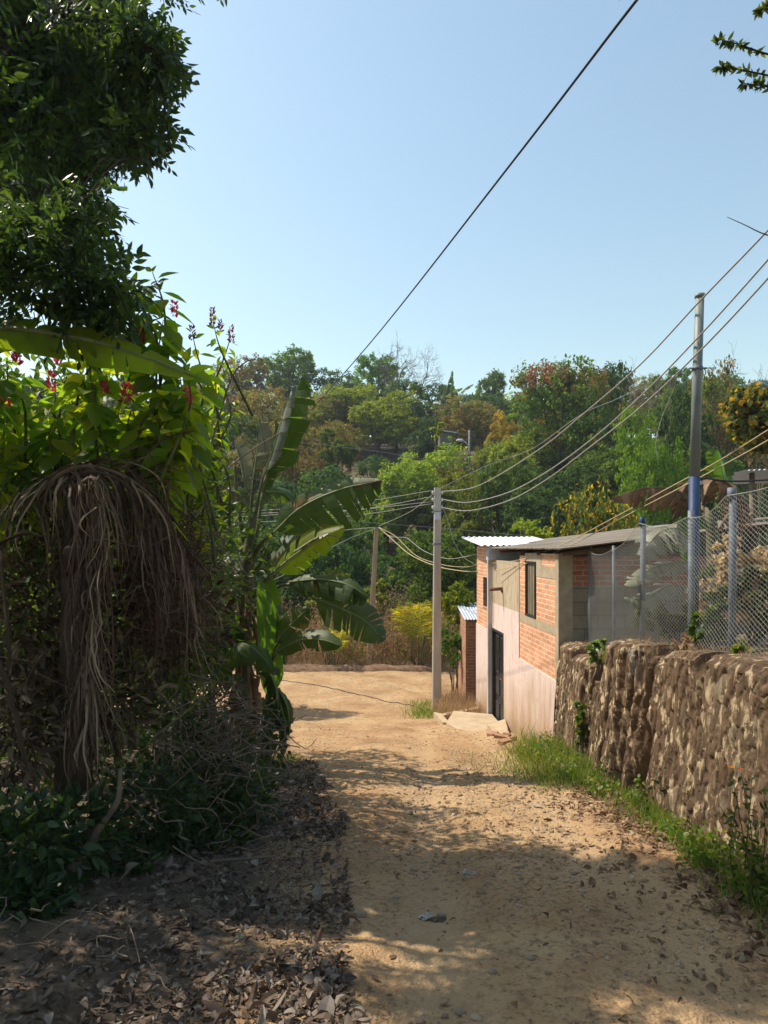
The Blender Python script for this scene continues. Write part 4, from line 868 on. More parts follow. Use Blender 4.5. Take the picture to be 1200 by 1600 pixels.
for Y, dx, h in rows:
    x = -.75 * Y - 4
    while x < .62 * Y + 6:
        xx = x + rng.normal() * dx * .22; yy = Y + rng.normal() * 1.8; x += dx * rng.uniform(.75, 1.2)
        pxx = 600 + xx / yy * F
        if min([math.hypot(xx - a, yy - b) for a, b in placed] + [9]) < 2.2: continue
        if 675 < pxx < 760 and 44 < yy < 61: continue
        k = rng.choice(list('abcde') + ['b', 'b', 'd']); hh = h * rng.uniform(.75, 1.15)
        if Y < 43: k = rng.choice(list('bbbae'))
        if yy < 36 and 7 < xx: hh *= .9
        if 660 < pxx < 770 and yy <= 44: hh = min(hh, (HZ - 735) / F * yy + EYE - zt(xx, yy))
        if hh < 2.5: continue
        ptop = HZ - (zt(xx, yy) + hh - EYE) / yy * F
        lim = 560 if pxx > 840 else 592
        if pxx < 420: lim = 575
        ptop = max(ptop, lim + rng.uniform(0, 25)); 
        place(k, pxx, ptop, PW[k] * rng.uniform(.8, 1.2) * hh / 8 / yy * F, yy, glabel, group=gname)
for px_ in range(310, 1200, 34):   # scrub filling the ridge line
    Y_ = 93 + rng.normal() * 3; place(rng.choice(['k', 'd', 'b']), px_ + rng.normal() * 8, rng.uniform(612, 640), rng.uniform(70, 110), Y_, glabel, group=gname)
for o in protos.values():   # remove the patterns the copies were made from
    for c in list(o.children): bpy.data.objects.remove(c)
    bpy.data.objects.remove(o)
# hillside house, street lamp, pale yard clutter
hx = P(695, 690, 56); hz_ = P(0, 700, 56)[2]
hh = thing('hillside_house', (hx[0], 56, hz_ - 2), 'small grey house with pale roof edge among the hillside trees', 'house')
m = MB(); box(m, hx[0] - .4, hx[0] + .75, 56, 58, hz_ - 2.5, hz_ + 1.2); m.build('wall', rough_mat('grey_wall', (.12, .11, .1), (.19, .17, .15), scale=2), hh)
m = MB(); v = [(hx[0] - .6, 55.7, hz_ + 1.38), (hx[0] + .95, 55.7, hz_ + 1.15), (hx[0] + .95, 58.3, hz_ + 1.15), (hx[0] - .6, 58.3, hz_ + 1.38)]
m.add(v + [(a, b, c + .09) for a, b, c in v], q=[(0, 3, 2, 1), (4, 5, 6, 7), (0, 1, 5, 4), (1, 2, 6, 5), (2, 3, 7, 6), (3, 0, 4, 7)]); m.build('roof', M['gutter'], hh)
b0 = P(733.5, 722, 48); t0 = P(733.5, 672, 48)
sl_ = thing('street_lamp', (b0[0], 48, b0[2] - 2), 'small distant street lamp pole with one arm on the hillside', 'street lamp')
m = MB(); tube(m, [b0 - (0, 0, 2), t0], [.09, .06], 8); m.build('pole', M['galv'], sl_, True)
m = MB(); tube(m, crom([P(733, 697, 48), P(726, 690, 47.9), P(720, 688.5, 47.8)], 7), .035, 6); m.build('arm', M['white_steel'], sl_, True)
m = MB(); h0 = P(718.5, 688.5, 47.8); tube(m, [h0 - (.25, 0, .0), h0 - (.1, 0, -.03), h0 + (.15, 0, .02), h0 + (.25, 0, 0)], [.04, .1, .1, .05], 8); m.build('lamp_head', M['white_steel'], sl_, True)
m = MB(); q0 = P(705, 703, 47); 
slab(m, [(q0[0] + .1, 46.6), (q0[0] + 1.2, 46.4), (q0[0] + 1.3, 47.2), (q0[0] + .2, 47.1)], q0[2] - .1, .3)
tag(m.build('terrace_wall', M['slab']), 'pale low terrace wall beneath the distant street lamp', 'wall')
fb = P(1175, 742, 10.5)
sr = thing('tin_shelter', (fb[0], 10.5, .4), 'flat tin shelter roof on thin posts behind the fence at the right edge', 'shelter')
m = MB(); corr(m, fb[0] - .25, fb[0] + 2.2, 10.2, 12.2, lambda X, Y: fb[2] + .05 + .03 * (X - fb[0]) - .02 * (Y - 10), 'y'); m.build('roof', M['gutter'], sr, True)
for dx, dy in ((0, .2), (2, .2), (0, 1.8), (2, 1.8)):
    m = MB(); tube(m, [(fb[0] + dx, 10.3 + dy, .2), (fb[0] + dx, 10.3 + dy, fb[2] + .04)], .04, 7); m.build('post', M['twig'], sr, True)
m = MB(); tube(m, crom([P(1100, 747, 8.2), P(1150, 752, 8.4), P(1230, 748, 8.8)], 12), .012, 6); tag(m.build('irrigation_hose', M['cable'], smooth=True), 'dark sagging hose strung beneath the tin shelter roof', 'hose')

# ================================================================== across the road: dry weeds, shrubs, yellow palms
def strands(mb, p0, p1, bend, w, n=6, mi=0, kink=0):
    """many thin curved strips, vectorised"""
    p0 = np.asarray(p0, float); p1 = np.asarray(p1, float); m = len(p0); u = np.linspace(0, 1, n)
    c = p0[:, None] + (p1 - p0)[:, None] * u[None, :, None] + np.asarray(bend)[:, None] * (np.sin(np.pi * u) if True else u)[None, :, None]
    if kink: kx = rng.normal(size=(m, n, 3)) * kink; kx[:, 1:] = (kx[:, 1:] + kx[:, :-1]) * .6; c = c + np.cumsum(kx, 1) * .5
    d = unit(p1 - p0); s = unit(np.cross(d, unit(rng.normal(size=(m, 3))))); w = np.broadcast_to(w, m)
    ww = (w[:, None] * (1 - .75 * u ** 2)[None] * .5)[..., None]
    v = np.stack([c - s[:, None] * ww, c + s[:, None] * ww], 2).reshape(-1, 3)
    i = (np.arange(m)[:, None] * n + np.arange(n - 1)[None]).ravel() * 2
    uv = np.stack(np.broadcast_arrays(np.array([0, 1])[None, None], u[None, :, None] * np.ones((m, 1, 1))), -1)
    mb.add(v, q=np.stack([i, i + 1, i + 3, i + 2], -1), uv=uv.reshape(-1, 2), mi=mi)
dw = MB(); nW = 3600; x = rng.uniform(-7, 3.6, nW); y = rng.uniform(23.7, 28, nW)
h = (1.0 + .55 * (y - 23.7)) * rng.uniform(.4, 1.0, nW) * (.75 + .9 * vnoise(x * .9, y * .5, 70)); h = np.minimum(h, 2.8); zb_ = H0(x, y)
p0 = np.stack([x, y, zb_], -1); p1 = p0 + np.stack([rng.normal(size=nW) * .5, rng.normal(size=nW) * .4, h], -1)
strands(dw, p0, p1, rng.normal(size=(nW, 3)) * .22, rng.uniform(.006, .018, nW))
n5 = 34000; j = rng.integers(0, nW, n5); u = rng.uniform(.1, 1.04, n5)[:, None]; pp_ = p0[j] + (p1[j] - p0[j]) * u + rng.normal(size=(n5, 3)) * .1
leaves(dw, pp_, rdir(n5, -.2), rdir(n5, .3), rng.uniform(.04, .13, n5), .04, 'far')
tag(dw.build('dry_weeds', M['straw']), 'tall straw coloured dry weeds beyond the road', 'weeds', kind='stuff')
gw = MB(); n_ = 9000; x = rng.uniform(-7, 3.6, n_); y = rng.uniform(24.0, 27, n_); k_ = vnoise(x * .7, y * .7, 71) > .56; x, y = x[k_], y[k_]
z = H0(x, y) + rng.random(len(x)) ** 1.5 * 1.5; leaves(gw, np.stack([x, y, z], -1), rdir(len(x), -.1), rdir(len(x), .6), rng.uniform(.08, .16, len(x)), .08, 'far')
tag(gw.build('roadside_greenery', M['far_light']), 'loose green growth among the dry weeds', 'weeds', kind='stuff')
def bush(name, label, px, pbase, ptop, wpx, Y, mt, n, size, cat='bush', group=None, zb_=None, k=9, kind='far', stem=True):
    c = P(px, pbase, Y); R = wpx / F * Y / 2; top = P(px, ptop, Y)[2]; zg = float(HT(np.array(c[0]), np.array(Y))) if zb_ is None else zb_
    t = thing(name, (c[0], Y, zg), label, cat, group)
    lo = c[2]; Lb = [(c[0] + rng.normal() * R * .45, Y + rng.normal() * R * .4, lo + (top - lo) * rng.uniform(.2, .85), R * rng.uniform(.3, .5), (top - lo) * rng.uniform(.15, .25)) for _ in range(k)]
    b = MB(); crown(b, Lb, n, size, kind=kind); b.build('foliage', M[mt], t)
    if stem:
        a = MB()
        for l in Lb[:6]: tube(a, crom([(c[0] + rng.normal() * .05, Y, zg - .1), (c[0] * .5 + l[0] * .5, Y, (zg + l[2]) / 2), l[:3]], 6), [.02, .006], 5)
        a.build('stem', M['twig'], t, True)
    return t
bush('shrub', 'leafy yellow green shrub above the dry weeds behind the drooping banana leaf', 540, 960, 878, 110, 26.5, 'far_light', 3500, .13)
bush('shrub', 'second yellow green shrub left of the leaning pole top', 590, 950, 905, 60, 26, 'far_light', 1800, .12)
bush('shrub', 'green shrub between the concrete pole and the brick shed', 715, 1010, 905, 60, 19.4, 'far_light', 3000, .085)
bush('shrub', 'low green bush against the left wall of the brick shed', 708, 1050, 985, 40, 18.6, 'far_mid', 1800, .08)
bush('shrub', 'small light shrub in front of dark trees behind the house roof', 830, 850, 812, 70, 18, 'far_light', 1600, .08, zb_=-1)
bush('shrub', 'dark shrub deep behind the dry weeds left of the concrete pole', 640, 930, 870, 120, 29, 'far_dark', 3200, .14)
def areca(label, px, pb, ptop, Y, nf, wpx):
    b = P(px, pb, Y); b[2] = zt(b[0], Y); H_ = EYE + (HZ - ptop) / F * Y - b[2]; R = wpx / F * Y / 2
    t = thing('yellow_palm', tuple(b), label, 'palm', None)
    a = MB()
    for k in range(7): d = rng.normal(size=2) * .12; tube(a, crom([b + (d[0], d[1], -.1), b + (d[0] * 1.5, d[1] * 1.5, H_ * .25), b + (d[0] * 2, d[1] * 2, H_ * .45)], 5), [.035, .02], 6)
    a.build('stem', M['ban_stem'], t, True)
    for k in range(nf):
        az = k * 2.4; el = rng.uniform(.55, 1.35); d = np.array([math.cos(az) * math.cos(el), math.sin(az) * math.cos(el), math.sin(el)]); q0 = b + np.array([d[0] * .25, d[1] * .25, H_ * rng.uniform(.3, .45)])
        L_ = H_ * .62; f_ = MB(); e_ = q0 + d * L_; e_[:2] = b[:2] + (e_[:2] - b[:2]) * min(1.3, R / max(.1, np.linalg.norm(e_[:2] - b[:2])) * 1.0 if np.linalg.norm(e_[:2] - b[:2]) > R else 1)
        frond(f_, [q0, (q0 + e_) / 2 + (0, 0, .12 * L_), e_ - (0, 0, .12 * L_ * (1.4 - el))], 17, L_ * .38, .03, (0, 0, 1), droop=.15); f_.build('frond', M['palm_yellow'], t)
areca('bushy yellow green palm across the road beside the concrete pole', 652, 1040, 935, 23.6, 13, 80)
areca('smaller yellow green palm across the road behind the drooping banana leaf', 520, 1042, 980, 23.6, 9, 52)
# ================================================================== left side: overhanging tree
def seedr(k):
    global rng
    rng = np.random.default_rng(k)
seedr(101)
tr = thing('overhanging_tree', (-4.4, 5.4, .1), 'large dark leaved tree hanging over the road from the upper left', 'tree')
clumps = [(215,215),(250,215),(270,195),(245,165),(180,215),(280,100),(265,120),(235,85),(285,75),(265,45),(30,30),(90,20),(150,30),(205,15),(245,60),(272,85),(200,70),(120,80),(50,90),(20,130),(90,140),(30,190),(80,190),(140,185),(190,185),(235,195),(262,180),(225,150),(50,240),(20,290),(60,330),(105,300),(128,265),(90,380),(30,370),(150,415),(100,440),(155,465),(115,490),(170,490),(60,480),
          (170,110),(240,110),(275,110),(10,60),(70,60),(-40,40),(-40,120),(-50,220),(-40,320),(-40,420),(-30,480),(110,345),(120,310),(60,430),(10,240),(95,95),(160,60),(60,165),(20,345),(130,435),(215,35),(180,20),(110,15),(60,5),(20,100),(0,160),(60,290),(-10,280),(0,400),(185,455),(120,400),(40,270)]
clumps = [(x_ if x_ < 170 else 170 + (x_ - 170) * .62, y_) for x_, y_ in clumps]
more = [(-120, 0), (-150, 150), (60, -70), (180, -60), (-60, -80), (-260, 60), (120, -160), (240, -80), (-160, -160), (0, -180), (300, -120)]  # out-of-view clumps added to the crown for extra shade
worldc = [(rng.uniform(-7.0, -4.2), rng.uniform(2.4, 5.2), rng.uniform(2.4, 4.2)) for _ in range(34)] + [(rng.uniform(-6, .5), rng.uniform(-5, 2.2), rng.uniform(4.4, 7)) for _ in range(46)]  # unseen clumps added to block sun and skylight on the foreground
worldc = [c for c in worldc if (c[0] / max(c[1], .1) < -.68 or c[1] < 2.3)]
limbs_ = [crom([(-4.4, 5.4, -1.2), (-4.2, 5.3, 1.6), (-3.9, 5.2, 3.0)], 8), crom([(-3.9, 5.2, 3.0), (-3.3, 5.0, 4.4), (-2.3, 4.8, 5.3), (-1.4, 4.7, 5.5)], 10),
          crom([(-3.9, 5.2, 3.0), (-3.0, 5.0, 3.6), (-2.0, 4.8, 4.2), (-1.45, 4.7, 4.3)], 10), crom([(-4.0, 5.2, 2.6), (-3.2, 5.1, 2.9), (-2.3, 5.0, 3.2)], 8), crom([(-3.9, 5.2, 3.0), (-4.2, 4.4, 4.6), (-4.0, 3.0, 6.0)], 8)]
a = MB()
for i, l in enumerate(limbs_): tube(a, l, [.17, .12] if i == 0 else [.04, .008], 8)
fl = MB(); allp = np.concatenate(limbs_)
shade = []  # clumps added along sun rays to shade the near road
while len(shade) < 85:
    g_ = np.array([rng.uniform(.1, 1.5), rng.uniform(3.3, 5.2), -.5]); z_ = rng.uniform(4.5, 6.6); c_ = g_ + np.array(S) * (z_ + .5) / S.z
    qx, qy = 600 + c_[0] / c_[1] * F, HZ - (c_[2] - EYE) / c_[1] * F
    if -100 < qx < 180 and (qy < 90 or qx < 120) and qy < 360: shade.append((qx + 20, qy + 10, c_[1]))
clumps2 = shade + [(a_, b_, rng.uniform(5.9, 6.6)) for a_, b_ in clumps if a_ < 215 and b_ < 330] + [(rng.uniform(-70, 150), rng.uniform(-30, 260), rng.uniform(5.9, 6.9)) for _ in range(34)] + [(rng.uniform(-20, 185), rng.uniform(-60, 200), rng.uniform(5.7, 6.6)) for _ in range(46)] + [(rng.uniform(-50, 105), rng.uniform(80, 400), rng.uniform(5.8, 6.6)) for _ in range(66)]  # deeper clumps added to thicken the crown's shadow on the road
for ci, pq in enumerate(clumps + more + worldc + [tuple(P(a_ - 20, b_ - 10, c_)) for a_, b_, c_ in clumps2]):
    near = ci < len(clumps); c = np.array(pq) if len(pq) == 3 else P(pq[0] + rng.normal() * 5, pq[1] + rng.normal() * 5, rng.uniform(4.5, 5.3) if near else rng.uniform(5.4, 6.4))
    if near and pq[1] > 300: c = P(pq[0], pq[1], rng.uniform(3.9, 4.4))
    pj = c - np.array(S) * (c[2] - 2.5) / S.z
    if not (near and pq[1] > 300) and -2.95 < pj[0] < -1.25 and 4.3 < pj[1] < 5.6 and c[2] > 2.5: continue  # gap shaped in the crown so sun reaches the shrubs
    src = allp if len(pq) == 2 or ci >= len(clumps) + len(more) + len(worldc) else np.concatenate([limbs_[0], limbs_[4]]); l = src[np.argmin(np.linalg.norm(src - c, axis=1))]; md = (l + c) / 2 + (0, 0, .12); tube(a, crom([l, md, c], 6), [.009, .003], 4)
    deep = ci >= len(clumps) + len(more) + len(worldc)
    R = .16 if near else .42 if len(pq) == 2 else .26 if deep else .75; ns = 25 if near or deep else 45 if len(pq) == 2 else 60
    for k in range(ns):
        o = c + rdir(1)[0] * R * rng.random() ** .45; d = unit(rdir(1)[0] + (c - l) * .5 + np.array([.2, 0, -.35])); Ls = rng.uniform(.13, .22) * (1 if len(pq) == 2 else 1.3 if deep else 2.0); nl = 7
        u = np.linspace(.15, 1, nl)[:, None]; pos = o + d * Ls * u; pos[:, 2] -= .05 * u[:, 0] ** 2
        s = unit(np.cross(d, rdir(1)[0])); sg = np.where(np.arange(nl) % 2 == 0, 1, -1)[:, None]; ax = d * .6 + s * sg * .75; ax[-1] = d; ax = ax + rng.normal(size=(nl, 3)) * .15; ax[:, 2] -= .3
        ll = rng.uniform(.055, .095, nl) * (1 if len(pq) == 2 else 1.3 if deep else 2.0); leaves(fl, pos, ax, np.cross(d, s) + rng.normal(size=(nl, 3)) * .3, ll, ll * .4, 'lance')
        if k % 3 == 0: tube(a, [c, o, o + d * Ls], [.004, .002], 3, cap=False)
a.build('trunk', M['bark'], tr, True); fl.build('foliage', M['tree_leaf'], tr)

# ================================================================== red flowered shrubs, backlit
def flower(par, c, h, dark=False, up=None):
    f = MB(); h = h * 1.1; n = int(60 * (h / .16)); u = rng.random(n); r_ = .04 * (1 - .6 * u); az = rng.random(n) * 6.28
    pos = c + np.stack([np.cos(az) * r_ * .4, np.sin(az) * r_ * .4, u * h], -1); ax = np.stack([np.cos(az), np.sin(az), .7 + rng.random(n)], -1)
    leaves(f, pos, ax, rdir(n), rng.uniform(.022, .045, n), .015, 'lance'); f.build('flower', M['petal_dark' if dark else 'petal'], par)
def stem_shrub(label, tops, root, nodes=9, Ls=(.15, .27), mt='shrub_leaf', flowers=(), lean=.3, wr=.5, group=None, ground=.07):
    t = thing('flowering_shrub', root, label, 'shrub', group); a = MB(); b = MB(); r0 = np.array(root)
    for (px, py, Y) in tops:
        tp = P(px, py, Y); rr = r0 + np.array([rng.normal() * .35, rng.normal() * .35, -.05]); rr[2] = zt(rr[0], rr[1]) - .05
        if rng.random() > ground: rr = tp + np.array([rng.normal() * .22, rng.normal() * .22, -rng.uniform(.55, .9)])
        md = rr * .45 + tp * .55; md[:2] += rng.normal(size=2) * .1; md[2] += .06
        c = crom([rr, md, tp], 24); tube(a, c, [.014, .008, .003], 5)
        tl = np.linalg.norm(tp - rr); us = 1 - np.linspace(.0, min(.8, nodes * .1 / tl), nodes) ** 1.0; ang = rng.random() * 6.28
        idx = us * 23; pos = np.stack([np.interp(idx, np.arange(24), c[:, q]) for q in range(3)], -1); T_ = unit(np.gradient(c, axis=0)); T_ = np.stack([np.interp(idx, np.arange(24), T_[:, q]) for q in range(3)], -1)
        for k in range(nodes):
            t_ = unit(T_[k]); e1 = unit(np.cross(t_, [.3, .8, .1])); e2 = np.cross(t_, e1); ang += 1.57 + rng.normal() * .25
            for sg in (0, math.pi):
                if rng.random() < .12: continue
                d = e1 * math.cos(ang + sg) + e2 * math.sin(ang + sg); sz = rng.uniform(*Ls) * (.45 + .55 * min(1, k / 2.5)); dr = .55 * min(1, k / 3)
                ax = unit(d + t_ * (.55 - dr) - np.array([0, 0, dr * .9]) + rng.normal(size=3) * .15); st = pos[k] + d * .02
                leaves(b, [st], [ax], [t_ + rng.normal(size=3) * .25 + np.array([0, 0, .3])], sz, sz * wr, 'ovate', zs=rng.uniform(.6, 1.8))
    a.build('stem', M['stem_green'], t, True); b.build('foliage', M[mt], t)
    for (px, py, Y, h, dk) in flowers: flower(t, P(px, py, Y) - np.array([0, 0, h * .5]), h, dk)
    return t
seedr(102)
def scat(n, x0, x1, y0, y1, Y0, Y1): return [(rng.uniform(x0, x1), rng.uniform(y0, y1), rng.uniform(Y0, Y1)) for _ in range(n)]
stem_shrub('tall shrub with big bright leaves reaching into the sky below the overhanging tree', [(238, 425, 5.05), (212, 470, 4.95), (255, 500, 5.05), (225, 520, 4.95), (280, 560, 5.15), (200, 440, 5.15), (262, 540, 4.95), (190, 500, 5.05), (240, 470, 5.25)] + scat(10, 190, 300, 560, 680, 4.9, 5.4), (-2.0, 5.9, 0), flowers=[(272, 485, 5.05, .1, False), (220, 525, 4.95, .1, False), (292, 622, 5.05, .12, False), (297, 636, 5.05, .1, False), (284, 657, 5.05, .06, False)])
stem_shrub('thin flowering shrub with dark purple spikes against the sky right of the bright leaves', [(333, 505, 6.6), (361, 525, 6.7), (300, 520, 6.5), (340, 570, 6.6), (350, 600, 6.5), (322, 610, 6.5), (372, 630, 6.8), (345, 650, 6.6)] + scat(3, 310, 350, 600, 700, 6.4, 7), (-1.9, 6.9, -.5), nodes=7, Ls=(.1, .17), flowers=[(332, 500, 6.6, .18, True), (361, 525, 6.7, .14, True), (300, 522, 6.5, .12, True), (345, 512, 6.6, .1, True)])
stem_shrub('dense leafy shrub with pink red flowers at the left edge under the banana leaf', scat(24, -40, 130, 548, 715, 4.75, 5.4), (-3.2, 5.9, .1), flowers=[(80, 600, 4.75, .13, False), (25, 555, 4.85, .1, False), (28, 560, 4.85, .1, False), (8, 625, 4.85, .1, False), (90, 562, 4.95, .1, False)])
stem_shrub('dense leafy shrub with pink red flowers above the dead palm top', scat(26, 90, 290, 558, 715, 4.75, 5.4), (-2.5, 6.0, .1), flowers=[(163, 610, 4.75, .09, False), (196, 617, 4.75, .12, False), (208, 612, 4.85, .08, False), (180, 520, 5.05, .08, False)])
stem_shrub('smaller leaved green shrub right of the dead palm crown', scat(16, 240, 315, 640, 760, 5.2, 6.2), (-2.1, 6.6, -.3), Ls=(.08, .15), nodes=9)

# ================================================================== bananas
seedr(103)
def img(pts): return [P(*p) for p in pts]
M['ban_leafdark'] = M['ban']
bl = thing('banana_plant', (-3.3, 4.3, .1), 'banana plant at the left edge with one long torn leaf arching across', 'banana plant')
a = MB(); tube(a, crom([(-3.3, 4.3, -1.0), (-3.25, 4.3, 1.4), (-2.95, 4.22, 2.7)], 8), [.12, .09, .05], 10); a.build('stem', M['ban_stem'], bl, True)
b = MB(); banana_leaf(b, img([(-160, 560, 4.2), (-20, 515, 4.05), (90, 522, 3.95), (200, 548, 3.9), (308, 590, 3.85)]), .17, (.05, -1, .1), droop=(.15, .55), tears=6, side_w=(.55, 1.0), n=40, seed=5, rib=.014); b.build('leaf', [M['ban_lit'], M['rib']], bl)
b = MB(); banana_leaf(b, [(-3.1, 4.25, 2.5), (-3.7, 3.6, 3.1), (-4.4, 2.9, 3.0)], .27, (0, 0, 1), tears=6, seed=6); b.build('leaf', [M['ban'], M['rib']], bl)
# main tall banana
Yb = 9.3
b0 = P(382, 1170, Yb); b0[2] = zt(b0[0], Yb)
bp = thing('banana_plant', tuple(b0), 'tallest banana plant at the road edge with torn upright and arching leaves', 'banana plant')
a = MB(); tube(a, crom([b0 - (0, 0, .1), P(380, 1050, Yb), P(384, 930, Yb), P(392, 840, Yb), P(396, 800, Yb)], 14), [.13, .11, .1, .085, .05], 12); a.build('stem', M['ban_stem'], bp, True)
def addleaf(par, pts, W, hint, mt='ban', stalk=True, nm='leaf', **kw):
    b = MB(); p3 = img(pts); banana_leaf(b, p3, W, hint, **kw); return b.build(nm, [M[mt], M['rib' if 'dry' not in mt else 'ban_dry']], par)
def petiole(par, pts, r=(.035, .016)):
    a = MB(); tube(a, crom(img(pts), 10), list(r), 7); return a.build('leaf_stalk', M['stem_green'], par, True)
petiole(bp, [(392, 850, 9.3), (400, 800, 9.28), (412, 740, 9.25)]); addleaf(bp, [(410, 745, 9.25), (432, 690, 9.2), (452, 640, 9.15), (472, 588, 9.1)], 0.392, (-.75, -.5, .25), 'ban', droop=(.5, 1.0), tears=6, seed=21)
addleaf(bp, [(414, 740, 9.18), (430, 690, 9.1), (445, 640, 9.05), (455, 610, 9.0)], 0.189, (-.9, -.4, .2), 'ban_pale', droop=(.2, .9), tears=14, seed=22, side_w=(.9, 1))  # pale blade added to colour in the sunlit half of the upright leaf
petiole(bp, [(388, 850, 9.35), (393, 790, 9.35), (399, 730, 9.32)]); addleaf(bp, [(398, 735, 9.32), (403, 695, 9.3), (409, 648, 9.28)], 0.203, (-.8, -.5, .1), 'ban_pale', droop=(.5, 1.2), tears=13, seed=23)
addleaf(bp, [(385, 770, 9.5), (376, 720, 9.5), (366, 690, 9.5)], 0.174, (-.6, -.7, .2), 'ban_pale', droop=(.4, 1.2), tears=4, seed=24)
petiole(bp, [(392, 880, 9.3), (408, 850, 9.2), (432, 828, 9.1)]); addleaf(bp, [(428, 832, 9.1), (470, 793, 8.9), (530, 765, 8.7), (594, 750, 8.5)], 0.493, (.15, -1, .35), 'ban_d', droop=(.1, .6), tears=9, seed=25, n=40, side_w=(.4, 1.15))
addleaf(bp, [(556, 759, 8.62), (575, 755, 8.56), (596, 750, 8.48)], 0.145, (.15, -1, .35), 'ban_dry', droop=(.5, 1.4), tears=3, seed=26)
petiole(bp, [(398, 930, 9.2), (415, 905, 9.05), (432, 890, 9.0)]); addleaf(bp, [(428, 893, 9.0), (462, 866, 8.85), (500, 840, 8.7), (538, 824, 8.6)], 0.232, (-.1, -1, .45), 'ban_lit', droop=(.1, .9), tears=4, seed=27, n=36)
addleaf(bp, [(460, 862, 8.78), (490, 842, 8.68), (515, 832, 8.6)], 0.102, (-.1, -.3, .9), 'ban_pale', droop=(.1, .5), tears=2, seed=28)  # pale strip over the arching leaf, a painted white glint
addleaf(bp, [(425, 885, 9.3), (445, 860, 9.35), (480, 828, 9.4)], 0.29, (-.1, -1, .3), 'ban_d', droop=(.3, 1.2), tears=4, seed=29)
petiole(bp, [(398, 960, 9.2), (430, 920, 8.95), (460, 912, 8.8)]); addleaf(bp, [(450, 912, 8.85), (500, 908, 8.6), (545, 918, 8.4), (574, 940, 8.3)], 0.2, (.15, -1, .35), 'ban_d', droop=(.1, .7), tears=12, seed=30, n=36, side_w=(.3, 1.1))
addleaf(bp, [(452, 909, 8.82), (500, 905, 8.58), (545, 914, 8.38), (576, 934, 8.28)], 0.217, (.1, -.9, .4), 'ban_d', droop=(.1, .6), tears=8, seed=31, n=36, side_w=(.5, 1))
addleaf(bp, [(490, 935, 8.7), (530, 950, 8.5), (570, 970, 8.4), (600, 1002, 8.3)], 0.275, (.2, -1, .4), 'ban_d', droop=(.1, .6), tears=8, seed=32, n=32)
addleaf(bp, [(395, 1000, 9.1), (360, 975, 9.0), (335, 1000, 8.9), (318, 1040, 8.8)], 0.319, (0, -.5, 1), 'ban', droop=(.3, 1.1), tears=4, seed=33)
addleaf(bp, [(390, 900, 9.5), (360, 870, 9.7), (325, 880, 9.8)], 0.29, (0, -.4, 1), 'ban_pale', droop=(.3, 1.0), tears=5, seed=34)
addleaf(bp, [(394, 790, 9.4), (415, 770, 9.5), (445, 772, 9.6), (470, 800, 9.65)], .17, (0, -1, .4), 'ban_d', droop=(.2, .8), tears=8, seed=35)
addleaf(bp, [(390, 800, 9.45), (372, 770, 9.5), (352, 770, 9.55), (330, 800, 9.6)], .16, (0, -1, .4), 'ban_d', droop=(.2, .8), tears=8, seed=36)
addleaf(bp, [(404, 780, 9.3), (420, 735, 9.25), (428, 690, 9.2), (430, 655, 9.2)], .12, (-.6, -.7, .2), 'ban_d', droop=(.3, 1.0), tears=8, seed=37)
addleaf(bp, [(398, 900, 9.25), (425, 935, 9.1), (440, 985, 9.05), (446, 1040, 9.0)], .15, (.3, -1, .3), 'ban_d', droop=(.4, 1.1), tears=9, seed=38)
petiole(bp, [(388, 900, 9.3), (378, 830, 9.3), (370, 770, 9.35), (366, 720, 9.4)], (.035, .016)); petiole(bp, [(386, 890, 9.25), (402, 830, 9.2), (410, 770, 9.2)], (.035, .016)); petiole(bp, [(392, 900, 9.25), (408, 880, 9.2), (420, 850, 9.1)], (.03, .016))
# hanging dead leaves round the stem
for k, (px, py, qx, qy, mt) in enumerate([(385, 930, 372, 1060, 'ban_dry'), (395, 960, 402, 1080, 'ban_dry'), (372, 1000, 358, 1140, 'ban_dry'), (392, 1040, 395, 1165, 'ban_dry')]):
    addleaf(bp, [(px, py, 9.15), ((px + qx) / 2 + 4, (py + qy) / 2, 9.05), (qx, qy, 9.1)], 0.145, (0, -1, .1), mt, droop=(.6, 1.5), tears=4, seed=40 + k, nm='dead_leaf')
# young bright banana in front
Yc = 8.7
c0 = P(418, 1190, Yc); c0[2] = zt(c0[0], Yc)
by = thing('banana_plant', tuple(c0), 'young banana plant with one bright upright unfurling leaf beside the road', 'banana plant')
a = MB(); tube(a, crom([c0 - (0, 0, .1), P(415, 1130, Yc), P(420, 1085, Yc), P(421, 1060, Yc)], 10), [.075, .06, .04, .025], 10); a.build('stem', M['ban_stem'], by, True)
addleaf(by, [(421, 1090, 8.7), (418, 1030, 8.66), (413, 970, 8.62), (404, 905, 8.6)], 0.217, (.75, -.65, .1), 'ban_bright', droop=(-.5, -.3), tears=0, seed=51, rib=.012)
addleaf(by, [(424, 1010, 8.75), (426, 960, 8.78), (421, 895, 8.8)], 0.145, (-.5, -.8, .1), 'ban_bright', droop=(-.3, .3), tears=1, seed=52)
petiole(by, [(421, 1080, 8.7), (428, 1020, 8.65), (440, 1000, 8.6)], (.018, .012)); addleaf(by, [(430, 1004, 8.65), (455, 975, 8.55), (482, 950, 8.5)], 0.197, (-.1, -1, .3), 'ban_d', droop=(.1, .5), tears=3, seed=53)
petiole(by, [(421, 1085, 8.7), (424, 1040, 8.62), (432, 1022, 8.55)], (.018, .012)); addleaf(by, [(428, 1020, 8.55), (470, 1000, 8.35), (505, 1000, 8.2), (535, 1010, 8.1)], 0.162, (0, -1, .4), 'ban_d', droop=(.1, .5), tears=3, seed=54)
